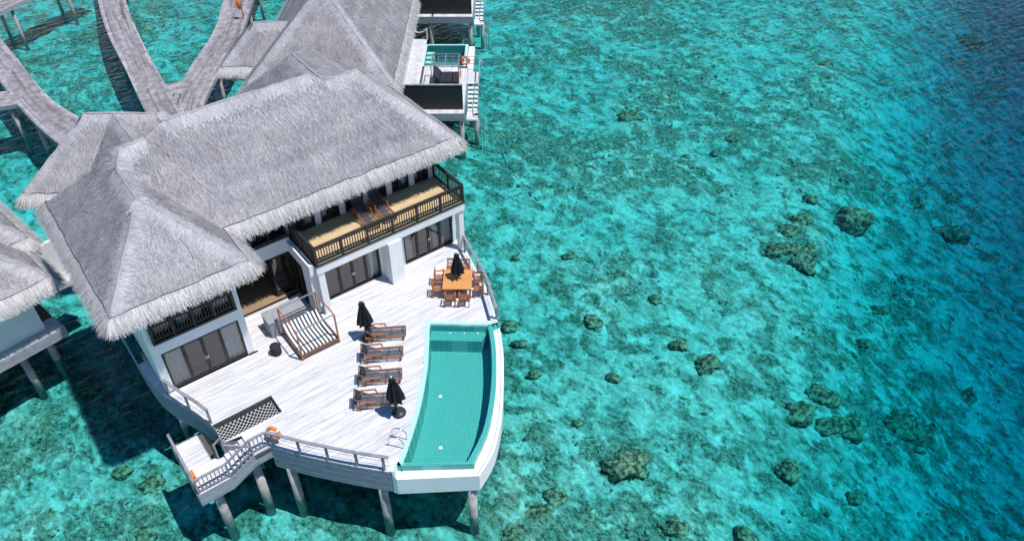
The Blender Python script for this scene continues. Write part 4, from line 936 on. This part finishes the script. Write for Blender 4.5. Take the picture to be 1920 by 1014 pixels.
# ------------------------------------------------------------------ boardwalks
def boardwalk(LP, RP, rows=15, z=-.9, pil=6.):
    LP = smooth_line(LP, 6); RP = smooth_line(RP, 6); n = 60; A = resample(LP, n); B = resample(RP, n); base = MB(); mb = MB()
    base.ribbon([(*p, z-.32) for p in A], [(*p, z-.32) for p in B]); base.ribbon([(*p, z-.05) for p in A], [(*p, z-.05) for p in B])
    base.ribbon([(*p, z-.32) for p in A], [(*p, z-.0) for p in A]); base.ribbon([(*p, z-.0) for p in B], [(*p, z-.32) for p in B])
    L_ = sum(math.dist(A[i], A[i+1]) for i in range(n-1)); at = lambda s_, t: tuple(A[min(n-2, int(s_))][j]*(1-s_ % 1)*(1-t)+A[min(n-1, int(s_)+1)][j]*(s_ % 1)*(1-t)+B[min(n-2, int(s_))][j]*(1-s_ % 1)*t+B[min(n-1, int(s_)+1)][j]*(s_ % 1)*t for j in (0, 1))
    for r in range(rows):
        t0, t1 = (r+.03)/rows, (r+.97)/rows; s_ = 0; first = True
        while s_ < n-1.02:
            ln = random.uniform(2.2, 4.2)/L_*(n-1)*(.5 if first else 1); e = min(n-1.001, s_+ln); first = False
            k = max(2, int((e-s_)/1.5)+1); g = [s_+.02+(e-s_-.03)*i/(k-1) for i in range(k)]; zz = z+random.uniform(0, .008)
            tint = random.choice((.72, .86, .95, 1, 1, 1.05, 1.12, 1.2))*random.uniform(.95, 1.05)*(1.18 if r in (0, 1, rows-2, rows-1) else 1)
            if random.random() < .03: tint *= .62
            mb.ribbon([(*at(q, t0), zz) for q in g], [(*at(q, t1), zz) for q in g], tint); s_ = e
    o = link('boardwalk', base.mesh('boardwalk'), m_skirt, kind='structure')
    part(mb, 'plank_course', m_walk, o, kind='stuff')
    i = 4
    while i < n-2:
        for q in (.15, .85):
            x, y = at(i, q); p = MB(); p.tube([(x, y, -6), (x, y, z-.32)], .15, 10); part(p, 'piling', m_pile, o, smooth=True)
        i += pil/L_*n
boardwalk([(4.5, 60), (4.5, 52), (4.68, 46.3), (4.92, 40.1), (5.24, 33.4), (5.99, 29.6), (7.2, 25), (9, 20)], [(2.2, 60), (2.3, 52), (2.5, 45.8), (2.85, 39.5), (3.2, 32.4), (3.93, 26.8), (5.2, 22), (7, 17)])
boardwalk([(16.5, 62), (14.9, 55), (13.45, 49.2), (12.05, 41.9), (11.14, 34.2), (10.13, 26.3), (9.8, 22), (9.6, 17)], [(18.6, 60.5), (16.9, 53.5), (15.44, 47.7), (14.12, 40.35), (12.99, 31.7), (12.25, 24.7), (12.0, 21), (11.9, 17)])
boardwalk([(30, 54), (26, 48), (22.5, 42.3), (19.2, 36.5), (15.6, 31.9), (12.53, 27.5), (11.2, 24.5)], [(32, 52.5), (28, 46.5), (24.6, 40.7), (20.9, 34.7), (16.75, 29.3), (13.9, 25.2), (13.0, 22.5)], z=-.91)
boardwalk([(3.1, 36.1), (2.3, 36.4), (.5, 37), (-4, 38.5)], [(3.2, 33.5), (2.4, 33.8), (.3, 34.5), (-4, 36)], rows=10, z=-.92, pil=3)
boardwalk([(12.4, 30.1), (13.9, 29.7), (14.6, 29.5)], [(12.4, 28.0), (13.6, 28.1), (14.2, 28.2)], rows=8, z=-.93, pil=30)
boardwalk([(-6, 47.5), (5.9, 54.6), (14, 59)], [(-4.5, 45.5), (5.85, 51.9), (15, 57)], rows=12, z=-.95)
ps = thing('rescue_post', 'slim dark post with an orange float standing on the boardwalk', 'post', (22.3, 37.4, -.9))
mb = MB(); mb.tube([(0, 0, 0), (0, 0, 1.9)], .05, 8); part(mb, 'pole', m_teak, ps, world=False)
mb = MB(); mb.lathe([(.05, .9), (.17, 1.05), (.2, 1.4), (.15, 1.75), (.03, 1.85)], 14, (-.18, 0, 0)); part(mb, 'float', m_orange, ps, world=False, smooth=True)

# ------------------------------------------------------------------ coral heads and rubble
m_coral = material('coral_rock', (.05, .055, .035), .95, .05, col2=(.52, .43, .27), nscale=3.4, detail=10, ramp=(.40, .62), bump=1.)
def lump(r_, sq, seed):
    import bmesh
    bm = bmesh.new(); bmesh.ops.create_icosphere(bm, subdivisions=4, radius=1.); P = np.array([v.co[:] for v in bm.verts]); k = seed*13.7
    d = 1+.55*(vnoise(P[:, 0]*1.4+k, P[:, 1]*1.4+P[:, 2]*1.1, 21)-.5)+.34*(vnoise(P[:, 0]*3.6+k, P[:, 1]*3.6+P[:, 2]*2.7, 22)-.5)+.34*(vnoise(P[:, 0]*7+k, P[:, 1]*7+P[:, 2]*6, 23)-.5)+.22*(vnoise(P[:, 0]*13+k, P[:, 1]*13+P[:, 2]*11, 24)-.5)
    P = P*d[:, None]*np.array([r_, r_*sq, r_*.52])
    for v, p in zip(bm.verts, P): v.co = p
    me = bpy.data.meshes.new('coral_head'); bm.to_mesh(me); bm.free(); return me
ROCKS = [(46.1, -8.9, -5.93, 1.62), (19.2, -14.4, -5.3, 1.25), (42.8, 10.1, -5.3, .99), (53.7, -12.7, -8.58, 1.52), (42.7, -7.1, -5.33, .86), (40.9, -7.3, -5.3, .69), (39.4, -8.6, -5.31, .97), (40.2, -9.4, -5.43, .9), (39.1, -10.0, -5.42, .96), (38.3, -8.1, -5.3, .74), (84.8, 3.3, -8.65, 1.96), (24.6, -5.8, -5.3, .64), (27.3, -10.2, -5.3, .57), (27.4, -12.2, -5.3, .78), (22.6, -9.7, -5.3, .42), (27.3, -.3, -5.3, .49), (24.5, 1.7, -5.3, .35), (20.4, -3.1, -5.3, .51), (20.1, -4.5, -5.3, .47), (29.2, -17.4, -5.86, .93), (31.3, -17.3, -6.13, .96), (30.2, -18.9, -6.44, 1.01), (31.3, -19.4, -6.81, .96), (25.8, -19.4, -5.91, .65), (34.6, -20.8, -7.94, 1.29), (40.9, -21.5, -9.3, .9), (44.2, 2.2, -5.3, .34), (42.0, 3.2, -5.3, .42), (51.8, 7.8, -5.3, .38), (45.2, -5.9, -5.33, .49), (57.6, -10.2, -8.43, .94), (53.9, -9.6, -7.55, .72), (63.2, 5.9, -5.3, .64), (13.9, -13.8, -5.3, .8), (12.4, -14.1, -5.3, .78), (15.1, -13.6, -5.3, .59), (18.5, -18.4, -5.3, .64), (29.0, -4.3, -5.3, .34), (34.3, -21.7, -8.22, .88), (36.2, -21.7, -8.54, .77), (46.8, 2.6, -5.3, .7), (37.4, 5.6, -5.3, .37), (15.9, -15.2, -5.3, .27), (-4.7, .2, -5.3, .48), (-.1, -1.1, -5.3, .59), (-.8, 7.0, -5.3, .6), (-1.0, .6, -5.3, .48), (-1.3, -3.6, -5.3, .57), (19.2, -6.9, -5.3, .42), (18.9, -10.9, -5.3, .34), (28.9, -6.7, -5.3, .47), (37.4, -16.1, -6.76, .57), (40.9, -14.9, -6.99, .67), (21.0, -20.5, -5.6, .6), (27.9, -22.0, -7.12, .55)]
SPECIAL = {0: 'largest brown coral head, a rounded boulder alone beyond a reef cluster', 1: 'big olive coral boulder standing alone on pale sand off the pool corner', 2: 'small rust brown coral head alone off the side deck of the villas',
           3: 'dark coral boulder with green top in the deep blue water', 10: 'pale green coral head far out in the deep blue corner'}
for i, (x, y, z, r_) in enumerate(ROCKS):
    o = link('coral_head', lump(r_*.92, .72+.1*(i % 3), i), m_coral, loc=(x, y, z+.06), rot=(0, 0, R(-37+40*math.sin(i*2.1))), smooth=True)
    if i in (4, 5, 6, 7, 8, 9, 29): lab, grp = 'mottled coral head in the tight cluster beside the largest brown boulder', 'coral cluster beside the largest boulder'
    elif i in (19, 20, 21, 22, 23, 24, 25, 38, 39, 51, 52, 54): lab, grp = 'greenish coral head in the loose reef patch where the water turns deep blue', 'reef patch at the drop to deep water'
    elif i in (33, 34, 35, 36, 42, 53): lab, grp = 'low brown coral head near the white pool corner, by the olive boulder', 'coral heads off the pool corner'
    elif i in (43, 44, 45, 46, 47): lab, grp = 'low coral head in the water beyond the landing stage and the left wing', 'coral heads beyond the landing stage'
    elif i in (16, 17, 18, 48, 49, 14, 15): lab, grp = 'small coral head close to the curved deck railing and the pool ledge', 'coral heads along the pool side of the deck'
    else: lab, grp = 'small scattered coral head alone on the open pale seabed', 'scattered coral heads on open sand'
    tag(o, SPECIAL.get(i, lab), 'coral', None if i in SPECIAL else grp)
def rubble():
    t = (1+5**.5)/2; ico = np.array([(-1, t, 0), (1, t, 0), (-1, -t, 0), (1, -t, 0), (0, -1, t), (0, 1, t), (0, -1, -t), (0, 1, -t), (t, 0, -1), (t, 0, 1), (-t, 0, -1), (-t, 0, 1)])/math.sqrt(1+t*t)
    fc = np.array([(0, 11, 5), (0, 5, 1), (0, 1, 7), (0, 7, 10), (0, 10, 11), (1, 5, 9), (5, 11, 4), (11, 10, 2), (10, 7, 6), (7, 1, 8), (3, 9, 4), (3, 4, 2), (3, 2, 6), (3, 6, 8), (3, 8, 9), (4, 9, 5), (2, 4, 11), (6, 2, 10), (8, 6, 7), (9, 8, 1)])
    n = 42000; U = rng.uniform(-45, 50, n); V = rng.uniform(12, 92, n)
    big = vnoise(U*.16+3, V*.16, 1)*.6+vnoise(U*.4, V*.4, 2)*.4; keep = rng.random(n) < np.clip((big-.40)*3.0, .10, 1); U, V = U[keep], V[keep]; n = len(U)
    Z = WATER-bed_depth(U, V)+(vnoise(U*.16+3, V*.16, 1)*.6+vnoise(U*.4, V*.4, 2)*.4-.5)*.5+.02
    s_ = rng.gamma(2.0, .035, n).clip(.04, .15); P = np.stack([E1.x*U+E2.x*V, -29.9+E1.y*U+E2.y*V, Z], 1)
    S = np.stack([s_*rng.uniform(.8, 1.6, n), s_*rng.uniform(.7, 1.1, n), s_*rng.uniform(.45, .9, n)], 1); jit = rng.uniform(.7, 1.3, (n, 12, 1)); an = rng.uniform(0, 6.28, n)
    v = ico[None]*jit*S[:, None]; ca, sa = np.cos(an)[:, None], np.sin(an)[:, None]
    v = np.stack([v[..., 0]*ca-v[..., 1]*sa, v[..., 0]*sa+v[..., 1]*ca, v[..., 2]], -1)+P[:, None]
    F = (fc[None]+12*np.arange(n)[:, None, None]).reshape(-1, 3); me = bpy.data.meshes.new('coral_rubble'); k = len(F)
    me.vertices.add(12*n); me.vertices.foreach_set('co', v.astype(np.float32).ravel()); me.loops.add(3*k); me.loops.foreach_set('vertex_index', F.astype(np.int32).ravel())
    me.polygons.add(k); me.polygons.foreach_set('loop_start', np.arange(0, 3*k, 3, dtype=np.int32)); me.polygons.foreach_set('loop_total', np.full(k, 3, dtype=np.int32))
    a = me.attributes.new('tint', 'FLOAT', 'FACE'); a.data.foreach_set('value', np.repeat(rng.uniform(.5, 2.0, n), 20).astype(np.float32)); me.update(calc_edges=True)
    m = material('rubble', (.30, .29, .22), .95, .05, tint='tint')
    o = link('coral_rubble', me, m, kind='stuff'); tag(o, 'small coral rubble scattered over the sandy seabed', 'rubble')
rubble()
